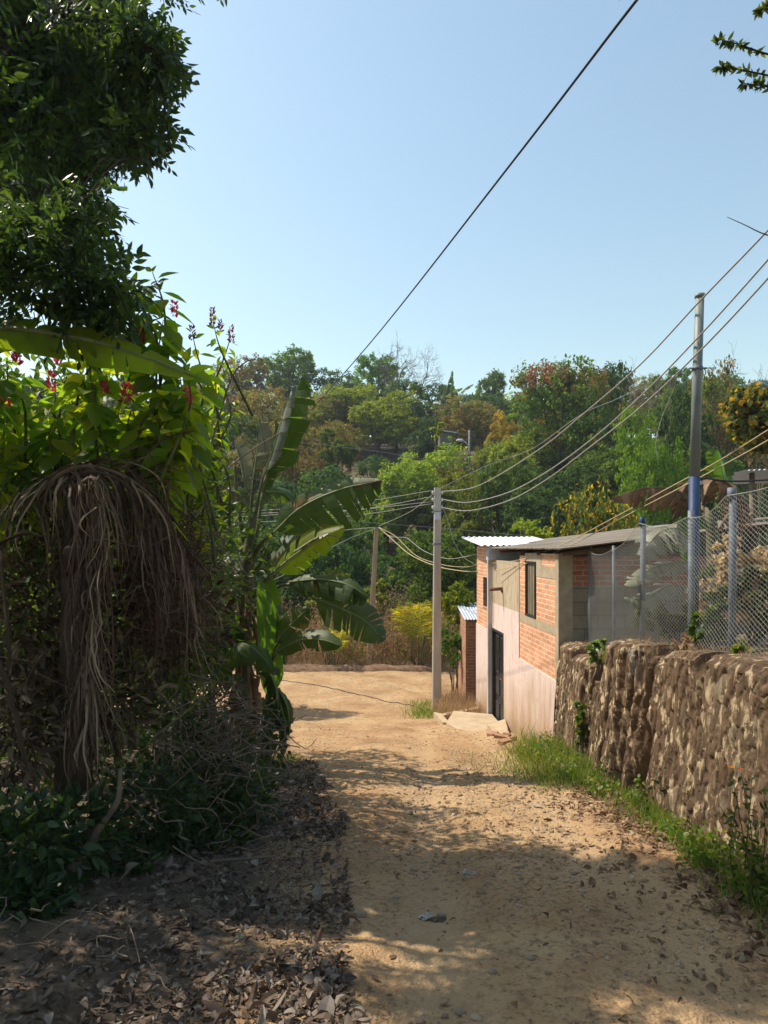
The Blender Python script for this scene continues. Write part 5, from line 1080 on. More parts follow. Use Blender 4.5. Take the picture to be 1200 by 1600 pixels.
petiole(by, [(419, 1085, 8.7), (405, 1050, 8.6), (385, 1025, 8.5)], (.018, .012)); addleaf(by, [(390, 1030, 8.5), (372, 1022, 8.45), (345, 1035, 8.4), (325, 1065, 8.35)], 0.246, (0, -.5, 1), 'ban', droop=(.2, .9), tears=2, seed=55)
addleaf(by, [(405, 1050, 8.5), (420, 1050, 8.4), (432, 1080, 8.35), (436, 1130, 8.35)], 0.217, (.3, -.7, .6), 'ban', droop=(.5, 1.4), tears=4, seed=56)
for k, (px, py, qx, qy) in enumerate([(425, 1070, 446, 1170), (435, 1075, 452, 1150), (410, 1090, 425, 1180), (440, 1100, 440, 1185)]):
    addleaf(by, [(px, py, 8.5), ((px + qx) / 2 + 6, (py + qy) / 2 - 6, 8.42), (qx, qy, 8.45)], 0.217, (.2, -1, .2), 'ban', droop=(.6, 1.5), tears=5, seed=60 + k, nm='drooping_leaf')
# low banana on the left with broad glossy leaves
d0 = P(330, 1180, 8.2); d0[2] = zt(d0[0], 8.2)
bz = thing('banana_plant', tuple(d0), 'low banana sucker with broad glossy dark leaves left of the tallest one', 'banana plant')
a = MB(); tube(a, crom([d0 - (0, 0, .1), P(330, 1120, 8.2), P(333, 1060, 8.2)], 8), [.06, .05, .03], 9); a.build('stem', M['ban_stem'], bz, True)
for k, (pts, W, mt) in enumerate([([(333, 1065, 8.2), (345, 1020, 8.1), (360, 985, 8.05), (366, 948, 8.0)], 0.087, 'ban_bright'), ([(332, 1060, 8.2), (315, 1005, 8.1), (295, 985, 8.0), (262, 1000, 7.9)], 0.319, 'ban'), ([(335, 1060, 8.2), (365, 1010, 8.0), (395, 1012, 7.9), (430, 1050, 7.8)], 0.29, 'ban'),
                                  ([(330, 1070, 8.2), (300, 1035, 8.0), (275, 1040, 7.9), (255, 1075, 7.8)], 0.261, 'ban'), ([(334, 1070, 8.2), (355, 1055, 8.0), (375, 1080, 7.85), (385, 1130, 7.8)], 0.246, 'ban'), ([(330, 1050, 8.3), (318, 985, 8.35), (322, 950, 8.4), (350, 930, 8.45)], 0.246, 'ban_pale')]):
    addleaf(bz, pts, W, (0, -.5, 1), mt, droop=(.2, 1.0), tears=3, seed=70 + k)
# bananas behind the fence
seedr(104)
f0 = (4.15, 8.6, .45)
bf = thing('banana_plant', f0, 'banana plant behind the fence with brown dry leaves and pale torn ones', 'banana plant')
a = MB(); tube(a, crom([np.array(f0) - (0, 0, .1), (4.12, 8.6, 1.3), (4.05, 8.6, 2.1)], 8), [.12, .1, .06], 10); a.build('stem', M['ban_stem'], bf, True)
for k, (pts, W, mt, dr) in enumerate([([(1098, 800, 8.5), (1060, 768, 8.4), (1010, 762, 8.3), (955, 778, 8.2)], 0.29, 'ban_dry', (.7, 1.5)), ([(1098, 790, 8.5), (1115, 750, 8.4), (1150, 765, 8.3), (1175, 800, 8.2)], 0.319, 'ban_dry', (.7, 1.4)), ([(1090, 770, 8.6), (1080, 750, 8.5), (1066, 770, 8.4), (1050, 815, 8.4)], 0.189, 'ban_dry', (.8, 1.5)),
                                      ([(1090, 860, 8.2), (1060, 828, 8.05), (1030, 832, 7.95), (1000, 868, 7.9)], 0.377, 'ban_pale', (.1, .8)), ([(1090, 880, 8.1), (1050, 880, 8.0), (1015, 890, 7.95), (975, 915, 7.9)], 0.217, 'ban_pale', (.1, .6)), ([(1075, 920, 8.1), (1045, 915, 8.0), (1010, 935, 7.9), (975, 935, 7.9)], 0.16, 'ban_pale', (.2, .8)),
                                      ([(1120, 780, 8.8), (1128, 740, 8.8), (1118, 705, 8.8), (1098, 690, 8.8)], 0.246, 'ban', (.1, .5)), ([(1125, 800, 8.6), (1135, 770, 8.6), (1128, 735, 8.6), (1120, 700, 8.6)], 0.145, 'ban_bright', (.1, .6)), ([(1150, 840, 8.0), (1160, 800, 7.9), (1150, 790, 7.8), (1120, 830, 7.8)], 0.232, 'ban_dry', (.6, 1.4)), ([(1110, 830, 8.4), (1085, 790, 8.4), (1075, 830, 8.3), (1070, 880, 8.3)], 0.203, 'ban_bright', (.4, 1.2))]):
    addleaf(bf, pts, W, (0, -.5, 1), mt, droop=dr, tears=15 if mt != 'ban_bright' else 2, seed=80 + k)
bush('bush', 'straw dry bush behind the fence at the right edge', 1175, 1010, 820, 150, 7.0, 'straw', 6500, .055, zb_=.6, kind='lance')
bush('vine', 'green leafy vine climbing the fence near the pipe pole', 1105, 1010, 890, 70, 6.5, 'small_leaf', 1500, .055, zb_=.62, kind='ovate', cat='vine')
bush('bush', 'green and brown bush behind the fence between the posts', 1060, 1010, 915, 110, 8.0, 'small_leaf', 3500, .06, zb_=.5, kind='ovate')
bush('bush', 'tangled green bush far right behind the fence', 1230, 1010, 800, 120, 6.4, 'small_leaf', 3500, .05, zb_=.6, kind='ovate')
bush('orange_leaved_tree', 'tree with orange and yellow leaves at the right edge above the shelter', 1190, 745, 590, 190, 14, 'far_yellow', 7000, .13, cat='tree', zb_=.8, kind='ovate')
bush('weed', 'bright green weed sprouting on the stone wall top beside a fence post', 1163, 1036, 1005, 36, 5.5, 'grass', 160, .07, zb_=.7, k=4, kind='ovate', cat='weed')
bush('weed', 'green weed clump growing in the low step of the stone wall', 938, 1045, 995, 44, 8.3, 'grass', 500, .06, zb_=.1, k=5, kind='ovate', cat='weed')
bush('weed', 'tiny dry weed on the wall edge between pipe pole and fence', 1070, 1015, 990, 24, 6.4, 'straw', 120, .05, zb_=.6, k=4, cat='weed')
bush('vine', 'green vine trailing down the far stone wall section beside the house', 908, 1165, 1070, 22, 8.75, 'grass', 900, .045, zb_=-1.2, k=9, kind='ovate', cat='vine')
# branches entering from the upper right
tr2 = thing('roadside_tree', (4.6, 3.8, .8), 'roadside tree mostly out of frame whose thin twigs enter at the upper right', 'tree')
a = MB(); fl = MB(); tube(a, crom([(4.6, 3.8, .6), (4.5, 3.9, 2.6), (4.3, 4.1, 4.4)], 10), [.12, .1, .06], 9)
for pts in ([(1420, 200, 4.3), (1290, 110, 4.3), (1200, 85, 4.3), (1150, 68, 4.3), (1116, 60, 4.3)], [(1420, 200, 4.3), (1290, 140, 4.35), (1200, 118, 4.35), (1140, 106, 4.35), (1125, 105, 4.35)], [(1420, 200, 4.3), (1290, 160, 4.3), (1200, 136, 4.3), (1160, 130, 4.3)], [(1420, 120, 4.3), (1290, 40, 4.3), (1210, 10, 4.3), (1180, 18, 4.3)], [(1420, 120, 4.3), (1200, -60, 4.2), (1030, -20, 4.2), (925, -12, 4.2)]):
    c = crom(img(pts), 20); tube(a, c, [.012, .006, .002], 5); n_ = 85; idx = rng.uniform(8, 19, n_); pos = np.stack([np.interp(idx, np.arange(20), c[:, q]) for q in range(3)], -1)
    leaves(fl, pos, rdir(n_, -.3), rdir(n_, .4), rng.uniform(.03, .06, n_), .02, 'ovate')
c = crom(img([(1420, 420, 4.5), (1260, 385, 4.5), (1195, 366, 4.5), (1165, 352, 4.5), (1136, 339, 4.5)]), 14); tube(a, c, [.01, .004, .002], 5)
for _ in range(46):  # unseen canopy added overhead to cut skylight on the foreground
    q = np.array([rng.uniform(.5, 6.5), rng.uniform(-5, 2.4), rng.uniform(4.6, 7.2)]); tube(a, crom([(4.3, 4.1, 4.4), (q + (4.3, 4.1, 4.4)) / 2 + (0, 0, .4), q], 6), [.03, .01], 5); n_ = 330
    pos = q + rdir(n_) * (rng.random((n_, 1)) ** .5) * .85; l_ = rng.uniform(.08, .16, n_); leaves(fl, pos, rdir(n_, -.3), rdir(n_, .6), l_, l_ * .45, 'ovate')
a.build('trunk', M['bark'], tr2, True); fl.build('foliage', M['small_leaf'], tr2)

# ================================================================== dead palm
seedr(105)
PALM_DY = 25
dp = thing('dead_palm', (-2.35, 4.9, .0), 'dead palm with brown fronds drooping in a long shaggy skirt', 'palm')
a = MB(); tube(a, crom([(-2.2, 4.9, -.1), (-2.15, 4.85, 1.0), (-2.1, 4.8, 1.95)], 9), [.13, .11, .1], 9); a.build('trunk', M['dead_palm'], dp, True)
M['dead_brown'] = leaf_mat('dead_brown', [(.05, .033, .024), (.09, .058, .042), (.14, .095, .066), (.2, .145, .1)], trans=.1, tcol=(1, .9, .8), rough=.8, spec=.15)
def skirt(n, s0, e0, s1, e1, Y0, Y1, bend, w=(.006, .02), jit=10):
    b = MB(); u = rng.random(n)
    A_ = np.array([P(s0[0] + (s1[0] - s0[0]) * q + rng.normal() * jit * .4, s0[1] + (s1[1] - s0[1]) * q + rng.normal() * jit * .4, rng.uniform(*Y0)) for q in u])
    B_ = np.array([P(e0[0] + (e1[0] - e0[0]) * q + rng.normal() * jit, e0[1] + (e1[1] - e0[1]) * q - abs(rng.normal()) * jit * 5, rng.uniform(*Y1)) for q in u])
    strands(b, A_, B_, np.array(bend) * (.6 + .8 * rng.random((n, 1))) + rng.normal(size=(n, 3)) * .05, rng.uniform(w[0], w[1], n), n=14, kink=.02); return b
def hanging(rpts, n, L, spread, w=(.006, .018), side=0., y0=0.0):
    """dead frond: leaflets hanging from a rachis"""
    c = crom(img(rpts), 30); u = rng.random(n) * .97 + .03; idx = u * 29; A_ = np.stack([np.interp(idx, np.arange(30), c[:, q]) for q in range(3)], -1) + rng.normal(size=(n, 3)) * .012
    T_ = unit(np.gradient(c, axis=0)); T_ = np.stack([np.interp(idx, np.arange(30), T_[:, q]) for q in range(3)], -1)
    ln = rng.uniform(L[0], L[1], n) * np.where(rng.random(n) < .2, .5, 1); d = T_ * spread + np.array([side, 0, -1.0]) + rng.normal(size=(n, 3)) * np.array([.13, .13, .03]); B_ = A_ + unit(d) * ln[:, None]
    b = MB(); strands(b, A_, B_, T_ * (.1 * ln[:, None]) + rng.normal(size=(n, 3)) * .035 + np.array([0, -.03, .02]), rng.uniform(w[0], w[1], n), n=12, kink=.012); tube(b, c, [.018, .012, .006], 6); return b.build('frond', M['dead_palm'], dp)
hanging([(40, 790, 4.75), (110, 733, 4.65), (180, 738, 4.6), (245, 785, 4.6), (288, 870, 4.65)], 130, (.45, .85), .35)
hanging([(90, 770, 4.7), (140, 738, 4.6), (200, 760, 4.55), (240, 830, 4.55), (258, 920, 4.6)], 90, (.4, .8), .3)
hanging([(120, 760, 4.6), (150, 752, 4.5), (158, 850, 4.45), (146, 980, 4.42), (140, 1130, 4.4)], 170, (.3, .75), .25)
hanging([(110, 800, 4.6), (128, 850, 4.5), (134, 950, 4.45), (128, 1060, 4.42), (122, 1120, 4.4)], 120, (.3, .6), .3, side=-.08)
hanging([(150, 745, 4.7), (90, 742, 4.7), (30, 775, 4.7), (-20, 830, 4.7)], 70, (.25, .6), .3)
hanging([(200, 790, 4.9), (250, 810, 4.9), (300, 870, 4.95), (318, 950, 5.0)], 70, (.3, .6), .3, w=(.005, .015))
for args in [(22, (125, 850), (82, 1150), (160, 850), (205, 1200), (4.5, 4.7), (4.3, 4.6), (0, -.05, 0), 14), (18, (110, 735), (205, 840), (230, 760), (325, 930), (4.6, 4.8), (4.5, 4.9), (.14, -.1, .2), 20), (24, (90, 730), (180, 800), (200, 750), (300, 1010), (4.6, 4.8), (4.6, 5.0), (.2, -.05, .16), 28)]:
    skirt(*args[:8], jit=args[8]).build('frond', M['dead_palm'], dp)
for pts in ([(60, 770, 4.8), (110, 728, 4.7), (180, 735, 4.65), (262, 785, 4.6)], [(100, 900, 4.7), (120, 760, 4.65), (145, 742, 4.6), (150, 840, 4.55), (130, 1010, 4.5)], [(80, 780, 4.8), (140, 722, 4.7), (215, 742, 4.65), (300, 850, 4.7)]):
    b = MB(); tube(b, crom(img(pts), 18), [.02, .013, .006], 6); b.build('frond_stalk', M['dead_palm'], dp, True)
b = MB(); c = P(132, 875, 4.55); tube(b, crom([c + (-.1, 0, .05), c + (0, -.05, .03), c + (.1, -.02, .08), c + (.13, 0, .2)], 9), [.05, .07, .06, .02], 9); b.build('dry_sheath', M['dead_palm'], dp, True)
# dry banana leaves hanging at the left edge
M['ban_dark'] = banana_mat('banana_leaf_dry_shade', (.085, .055, .038), (.065, .042, .03), (1.1, .9, .7), trans=.2, brown=((.17, .12, .085), .55), rough=.85)  # dry leaf colour darkened to hold the shade at the left edge
def dryleaf(label, pts, W, seed):
    b = MB(); banana_leaf(b, img(pts), W * .72, (.5, -1, .2), droop=(.6, 1.9), tears=9, seed=seed, rib=.006); tag(b.build('dry_banana_leaf', [M['ban_dark'], M['ban_dark']]), label, 'dead leaf')
dryleaf('brown dry banana leaf hanging down at the left edge, lowest one', [(-10, 1010, 4.1), (15, 1080, 4.05), (35, 1160, 4.0), (55, 1240, 4.0)], .1, 91)
dryleaf('long brown dry banana leaf sheath at the left edge above the lowest one', [(0, 860, 4.2), (8, 940, 4.15), (14, 1010, 4.1), (10, 1080, 4.1)], .085, 92)
dryleaf('pale dry leaf with torn fringe lying level left of the dead palm', [(-20, 860, 4.4), (10, 842, 4.35), (40, 832, 4.3), (68, 838, 4.3)], .07, 93)
dryleaf('curled dry leaf caught at the left of the dead palm skirt', [(75, 1015, 4.4), (52, 1045, 4.35), (40, 1080, 4.3), (58, 1100, 4.3)], .06, 94)
dryleaf('small tan dry leaf stuck in the twigs right of the palm skirt', [(190, 1100, 4.7), (205, 1120, 4.65), (200, 1150, 4.6)], .05, 95)
dryleaf('orange brown dry leaf hanging on the young banana', [(395, 950, 8.5), (385, 965, 8.45), (395, 1000, 8.4)], .1, 96)

# ================================================================== understory masses
seedr(106)
ul = MB()
def blob(mb, px, py, Y, rx, ry, n, L=(.03, .12), kind='ovate', wr=.42):
    c = P(px, py, Y); sx = rx / F * Y; sz = ry / F * Y; d = rdir(n); rr = rng.random(n)[:, None] ** .4
    p = c + d * rr * np.array([sx, max(sx, sz) * .6, sz]); gzz = HG(p[:, 0], p[:, 1]); p[:, 2] = np.maximum(p[:, 2], gzz + .02)
    ll = rng.uniform(L[0], L[1], n); ax = unit(d + rdir(n) * .8 + np.array([0, 0, -.1])); leaves(mb, p, ax, rdir(n, .7), ll, ll * wr, kind, zs=rng.uniform(.5, 1.8, n))
for args in [(40, 1330, 4.1, 90, 90, 900), (30, 1420, 3.9, 80, 50, 500), (110, 1300, 4.4, 80, 70, 600), (240, 1270, 5.2, 90, 70, 900), (330, 1250, 5.8, 80, 65, 900), (390, 1250, 6.2, 45, 60, 420), (300, 1310, 5.4, 90, 30, 500), (180, 1350, 4.7, 70, 30, 350),
             (250, 1150, 6.0, 110, 90, 1000), (330, 1180, 7.0, 70, 60, 700), (420, 1160, 8.2, 30, 60, 300)]: blob(ul, *args)
tag(ul.build('undergrowth', M['under_leaf']), 'dark leafy undergrowth along the left bank', 'undergrowth', kind='stuff')
sl2 = MB()
for args in [(60, 780, 5.6, 130, 130, 1500, (.05, .1)), (230, 800, 6.0, 130, 110, 1500, (.05, .1)), (280, 750, 6.6, 60, 80, 800, (.04, .08)), (60, 960, 5.6, 110, 130, 1100, (.04, .09)), (220, 950, 6.2, 120, 120, 1300, (.04, .09)), (285, 880, 7.5, 45, 100, 700, (.05, .1)), (200, 1100, 7.0, 160, 60, 1200, (.05, .1)), (120, 1080, 9.5, 200, 70, 1500, (.06, .12)), (280, 1060, 10.5, 70, 60, 700, (.06, .12)), (20, 1100, 7, 100, 80, 900, (.05, .1)), (100, 1120, 5.2, 150, 110, 1100, (.04, .09)), (-100, 800, 5.6, 120, 200, 1500, (.06, .12)),
             (40, 900, 5.0, 70, 200, 900, (.03, .08)), (260, 1000, 5.4, 90, 130, 1000, (.03, .08)), (150, 700, 7.5, 200, 150, 2200, (.08, .15)), (250, 900, 9, 180, 180, 2600, (.08, .15)), (120, 900, 8, 180, 200, 2200, (.08, .15)), (300, 780, 10.5, 50, 130, 900, (.08, .15))]: blob(sl2, *args)
for _ in range(26): blob(sl2, *(lambda x_, y_: (600 + x_ / y_ * F, HZ + 1.2 / y_ * F, y_))(rng.uniform(-9, -3.6), rng.uniform(5.6, 12)), 110, 70, 350, (.05, .11))
tag(sl2.build('thicket', M['small_leaf']), 'dense mixed green thicket behind the dead palm', 'thicket', kind='stuff')
# brushwood: dry twigs and vines
bw = MB()
def twigs(n, x0, x1, y0, y1, Y0, Y1, L, r, grav=.2):
    for _ in range(n):
        p = P(rng.uniform(x0, x1), rng.uniform(y0, y1), rng.uniform(Y0, Y1)); d = rdir(1)[0] * np.array([1, .6, .7]); l = rng.uniform(*L)
        q = p + d * l; m1 = (p * 2 + q) / 3 + rng.normal(size=3) * l * .13; m2 = (p + q * 2) / 3 + rng.normal(size=3) * l * .13
        for v in (p, q, m1, m2): v[2] = max(v[2], zt(v[0], v[1]) + .02)
        tube(bw, crom([p, m1, m2, q], 8), [r * rng.uniform(.6, 1.2), r * .4], 4, cap=False)
twigs(130, 250, 410, 1090, 1270, 5.2, 6.3, (.25, .7), .007); twigs(60, 270, 430, 1130, 1230, 5.4, 6.8, (.3, .8), .01); twigs(90, 0, 330, 800, 1200, 4.5, 5.6, (.3, .9), .005); twigs(60, 150, 380, 720, 900, 5.0, 6.4, (.4, 1.0), .006); twigs(60, 60, 430, 1270, 1420, 4.3, 5.8, (.15, .5), .006); twigs(40, 0, 300, 1420, 1580, 2.9, 3.9, (.1, .3), .005)
tag(bw.build('brushwood', M['twig'], smooth=True), 'tangle of dry twigs and vines on the left bank', 'brushwood', kind='stuff')
dt = MB()
for args in [(60, 960, 5.1, 100, 130, 900, (.04, .14), 'curl', .35), (230, 960, 5.3, 80, 120, 900, (.04, .14), 'curl', .3), (130, 1080, 5.0, 120, 100, 900, (.04, .14), 'curl', .3), (290, 960, 6.0, 70, 110, 900, (.04, .14), 'curl', .3), (20, 1130, 4.6, 70, 110, 700, (.04, .14), 'curl', .3), (330, 1120, 6.8, 70, 70, 500, (.04, .14), 'curl', .3)]: blob(dt, *args)
tag(dt.build('dead_thicket', M['dead_brown']), 'brown dead leaves and vines packed behind the palm skirt', 'dead thicket', kind='stuff')
twigs_mb = bw
# reddish dead fern mass right of the palm skirt
df = MB(); n_ = 900; A_ = np.array([P(rng.uniform(195, 300), rng.uniform(820, 1010), rng.uniform(4.8, 5.6)) for _ in range(n_)]); B_ = A_ + rdir(n_, -.2) * rng.uniform(.12, .4, (n_, 1)) + np.array([.1, 0, 0]); strands(df, A_, B_, rng.normal(size=(n_, 3)) * .04, rng.uniform(.005, .012, n_))
tag(df.build('dead_fern', rough_mat('dead_fern', (.06, .03, .02), (.16, .085, .06), scale=8, stretch=(3, 3, 1))), 'matted reddish brown dead fern right of the palm skirt', 'dead fern', kind='stuff')
def limb(label, pts, r, nm='fallen_branch'):
    b = MB(); tube(b, crom(img(pts), 24), r, 8); return tag(b.build(nm, M['twig'], smooth=True), label, 'branch')
limb('thick crooked dead branch leaning below the palm skirt', [(188, 1200, 4.45), (184, 1250, 4.4), (160, 1285, 4.35), (140, 1320, 4.3), (108, 1362, 4.2)], [.012, .022, .03, .034])
limb('long thin fallen branch lying on leaf litter at the bush foot', [(430, 1338, 4.9), (345, 1345, 4.85), (300, 1352, 4.8), (240, 1368, 4.75)], [.008, .016, .018])
limb('forked pale twig rising in front of the undergrowth', [(172, 1425, 4.3), (178, 1390, 4.35), (200, 1360, 4.4), (212, 1352, 4.5)], [.008, .004])
limb('thin bare arching branch crossing toward the tallest banana', [(285, 790, 6.6), (318, 765, 6.8), (352, 735, 7.2), (398, 700, 7.6), (440, 675, 8)], [.016, .006], 'bare_branch')
limb('long bent bare stem in front of the purple flower spikes', [(318, 735, 6.5), (340, 660, 6.5), (362, 590, 6.5), (385, 565, 6.5), (400, 562, 6.5)], [.012, .004], 'bare_branch')
# ================================================================== litter, gravel, stones, grass
seedr(107)
ll = MB(); n_ = 17000; y = 2.2 + 7 * rng.random(n_) ** 1.5; off = rng.exponential(.7, n_) - .5; x = edgeL(y) + .12 - off; k_ = (x > -3.6) & (x < .75); x, y = x[k_], y[k_]
dn = vnoise(x * 2.2, y * 2.2, 81) + (x < edgeL(y) - .2) * .35 + .1 * (y < 3.5); k_ = dn + .25 * rng.normal(size=len(x)) > .42; x, y = x[k_], y[k_]; n_ = len(x)
pos = np.stack([x, y, HT(x, y) + rng.uniform(.004, .03, n_)], -1); L_ = (.025 + .075 * rng.random(n_) ** 1.6) * (.7 + .45 * (rng.random(n_) < .2)); ax = rdir(n_); ax[:, 2] *= .35; nr = rdir(n_); nr[:, 2] = np.abs(nr[:, 2]) + .7
leaves(ll, pos, ax, nr, L_, L_ * rng.uniform(.16, .7, n_), 'curl', zs=rng.uniform(-1.5, 2.6, n_))
tag(ll.build('leaf_litter', M['dead_leaf']), 'dead leaves littering the left road edge', 'leaf litter', kind='stuff')
ll = MB(); n_ = 2600; y = rng.uniform(2.5, 8.5, n_); x = 2.35 - rng.exponential(.2, n_); k_ = vnoise(x * 2, y * 2, 82) > .38; x, y = x[k_], y[k_]; n2 = 1100; x = np.concatenate([x, rng.uniform(-.8, 2.2, n2)]); y = np.concatenate([y, rng.uniform(2.2, 7, n2)]); n_ = len(x)
pos = np.stack([x, y, HT(x, y) + rng.uniform(.004, .025, n_)], -1); L_ = np.where(np.arange(n_) < n_ - n2, rng.uniform(.03, .085, n_), .012 + .05 * rng.random(n_) ** 3); ax = rdir(n_); ax[:, 2] *= .35; nr = rdir(n_); nr[:, 2] = np.abs(nr[:, 2]) + .7
leaves(ll, pos, ax, nr, L_, L_ * rng.uniform(.16, .7, n_), 'curl', zs=rng.uniform(-1.2, 2.4, n_))
tag(ll.build('leaf_litter', M['dead_leaf_tan']), 'tan dry leaves along the right road edge', 'leaf litter', kind='stuff')
ll = MB(); n_ = 15000; y = 2.2 + 7 * rng.random(n_) ** 1.5; x = edgeL(y) + .45 - rng.exponential(.75, n_); k_ = (x > -3.4) & (vnoise(x * 2.5, y * 2.5, 83) + .3 * rng.normal(size=n_) > .35); x, y = x[k_], y[k_]; n_ = len(x)
ax = rdir(n_); ax[:, 2] *= .25; nr = rdir(n_); nr[:, 2] = np.abs(nr[:, 2]) + 1.0; L_ = .01 + .035 * rng.random(n_) ** 2
leaves(ll, np.stack([x, y, HT(x, y) + rng.uniform(.002, .015, n_)], -1), ax, nr, L_, L_ * rng.uniform(.25, .8, n_), 'far', zs=rng.uniform(.3, 2.5, n_))
tag(ll.build('leaf_crumbs', M['dead_leaf']), 'crushed leaf crumbs along the left road edge', 'leaf litter', kind='stuff')
# stones
ph = (1 + 5 ** .5) / 2
IV = unit(np.array([(-1, ph, 0), (1, ph, 0), (-1, -ph, 0), (1, -ph, 0), (0, -1, ph), (0, 1, ph), (0, -1, -ph), (0, 1, -ph), (ph, 0, -1), (ph, 0, 1), (-ph, 0, -1), (-ph, 0, 1)], float))
IT = np.array([(0, 11, 5), (0, 5, 1), (0, 1, 7), (0, 7, 10), (0, 10, 11), (1, 5, 9), (5, 11, 4), (11, 10, 2), (10, 7, 6), (7, 1, 8), (3, 9, 4), (3, 4, 2), (3, 2, 6), (3, 6, 8), (3, 8, 9), (4, 9, 5), (2, 4, 11), (6, 2, 10), (8, 6, 7), (9, 8, 1)])
def stones(mb, pos, s):
    n = len(pos); v = IV[None] * (1 + .35 * rng.normal(size=(n, 12, 1)).clip(-1.5, 1.5) * .6); sc = np.stack([rng.uniform(.7, 1.3, n), rng.uniform(.6, 1.2, n), rng.uniform(.35, .75, n)], -1) * s[:, None]
    a = rng.random(n) * 6.28; v = v * sc[:, None]; ca, sa = np.cos(a)[:, None], np.sin(a)[:, None]
    v = np.stack([v[..., 0] * ca - v[..., 1] * sa, v[..., 0] * sa + v[..., 1] * ca, v[..., 2]], -1) + pos[:, None]
    mb.add(v.reshape(-1, 3), t=(IT[None] + (np.arange(n) * 12)[:, None, None]).reshape(-1, 3))
def pebble_mat(name, cols):
    m, nt = mat(name); L = nt.links; g_ = N(nt, 'ShaderNodeNewGeometry'); r = ramp(nt, [((i + .5) / len(cols), c) for i, c in enumerate(cols)]); L.new(g_.outputs['Random Per Island'], r.inputs[0])
    b = N(nt, 'ShaderNodeBsdfPrincipled', i_Roughness=.9); b.inputs['Specular IOR Level'].default_value = .2; L.new(r.outputs[0], b.inputs['Base Color'])
    tc = N(nt, 'ShaderNodeTexCoord'); n2 = N(nt, 'ShaderNodeTexNoise', i_Scale=40.0, i_Detail=6.0); L.new(tc.outputs['Object'], n2.inputs['Vector']); bp_ = N(nt, 'ShaderNodeBump', i_Strength=.5, i_Distance=.01); L.new(n2.outputs[0], bp_.inputs['Height']); L.new(bp_.outputs[0], b.inputs['Normal'])
    o = N(nt, 'ShaderNodeOutputMaterial'); L.new(b.outputs[0], o.inputs[0]); return m
M['pebble'] = pebble_mat('pebble', [(.3, .2, .12), (.4, .28, .17), (.22, .15, .1), (.45, .35, .24), (.33, .22, .14)])
gv = MB(); n_ = 24000; y = 2 + 13 * rng.random(n_) ** 1.4; x = edgeL(y) + rng.random(n_) * (edgeR(y) - edgeL(y)); k_ = vnoise(x * 1.7, y * 1.1, 85) + .25 * (x > .9) * (y > 5) > rng.uniform(.25, .9, len(x)); x, y = x[k_], y[k_]
x = np.concatenate([x, rng.uniform(.1, 2.3, 1500)]); y = np.concatenate([y, rng.uniform(4.6, 9.5, 1500)]); s = .004 + .012 * rng.random(len(x)) ** 3 + .012 * (rng.random(len(x)) < .03); s[-1500:] = .007 + .022 * rng.random(1500) ** 2.5; stones(gv, np.stack([x, y, HR(x, y) + s * .2], -1), s)
tag(gv.build('gravel', M['pebble']), 'loose gravel and clods over the dirt road', 'gravel', kind='stuff')
M['stone_grey'] = rough_mat('loose_stone', (.24, .18, .13), (.42, .33, .24), scale=20, bump=.6, bdist=.01)
sm = []
for k in range(5):
    b = MB(); v = IV.copy(); 
    u, t_ = [], []
    mids = {}; vl = list(map(tuple, v))
    def mid(i, j):
        key = (min(i, j), max(i, j))
        if key not in mids: mids[key] = len(vl); vl.append(tuple(unit((np.array(vl[i]) + np.array(vl[j])))))
        return mids[key]
    for (i, j, q) in IT:
        a_, b_, c_ = mid(i, j), mid(j, q), mid(q, i); t_ += [(i, a_, c_), (j, b_, a_), (q, c_, b_), (a_, b_, c_)]
    vv = np.array(vl); vv = vv * (1 + .45 * fbm(vv[:, :1] * 1.3 + k * 7, vv[:, 1:2] * 1.3 + vv[:, 2:] * 1.7, 90 + k)) * np.array([1, .8, .55]); b.add(vv, t=t_); sm.append(b.mesh('stone', M['stone_grey']))
sp = [(563, 1433, .05), (733, 1367, .055), (690, 1432, .04), (667, 1265, .035), (640, 1272, .05), (655, 1230, .04), (728, 1208, .045), (665, 1435, .04), (770, 1520, .03), (555, 1590, .06), (455, 1225, .07), (368, 1290, .05), (605, 1295, .035), (830, 1500, .03), (760, 1240, .03), (850, 1270, .03), (905, 1320, .03), (790, 1325, .03), (700, 1330, .035), (1160, 1500, .04), (720, 1585, .035), (1000, 1290, .03), (620, 1405, .03), (550, 1250, .025), (880, 1300, .03), (780, 1262, .025)]
def ground_at(px, py):
    Y = np.linspace(1.5, 23, 1200); X = (px - 600) / F * Y; zz = EYE + (HZ - py) / F * Y; d = HT(X, Y) - zz; i = int(np.argmax(d > 0)); return X[i], Y[i], float(HT(X[i:i + 1], Y[i:i + 1])[0])
for k, (px, py, s) in enumerate(sp):
    o = bpy.data.objects.new('stone', sm[k % 5]); C.objects.link(o); x, y, z = ground_at(px, py); s *= .8; o.location = (x, y, z + s * .18); o.scale = (s, s, s); o.rotation_euler = (0, 0, k * 1.7)
    tag(o, 'loose brown stone lying on the dirt road surface', 'stone', 'loose stones on the dirt road')
br = MB(); box(br, -.12, .12, -.055, .055, -.03, .03); bm_ = br.mesh('brick', rough_mat('old_loose_brick', (.3, .16, .1), (.42, .25, .16), scale=20, bump=.5))
for k, (px, py, rz, tx) in enumerate([(786, 1139, .5, .15), (779, 1146, .2, -.1), (792, 1150, 1.2, .2), (783, 1153, -.3, .1), (770, 1149, .9, 0), (796, 1157, .1, -.2), (789, 1161, .7, 0), (730, 1114, .6, .1), (712, 1113, .3, 0)]):
    o = bpy.data.objects.new('brick', bm_); C.objects.link(o); x, y, z = ground_at(px, py); o.location = (x, y, z + .02); o.rotation_euler = (tx, tx, rz)
    tag(o, 'loose broken brick lying by the pink house entrance', 'brick', 'loose bricks near the house entrance')
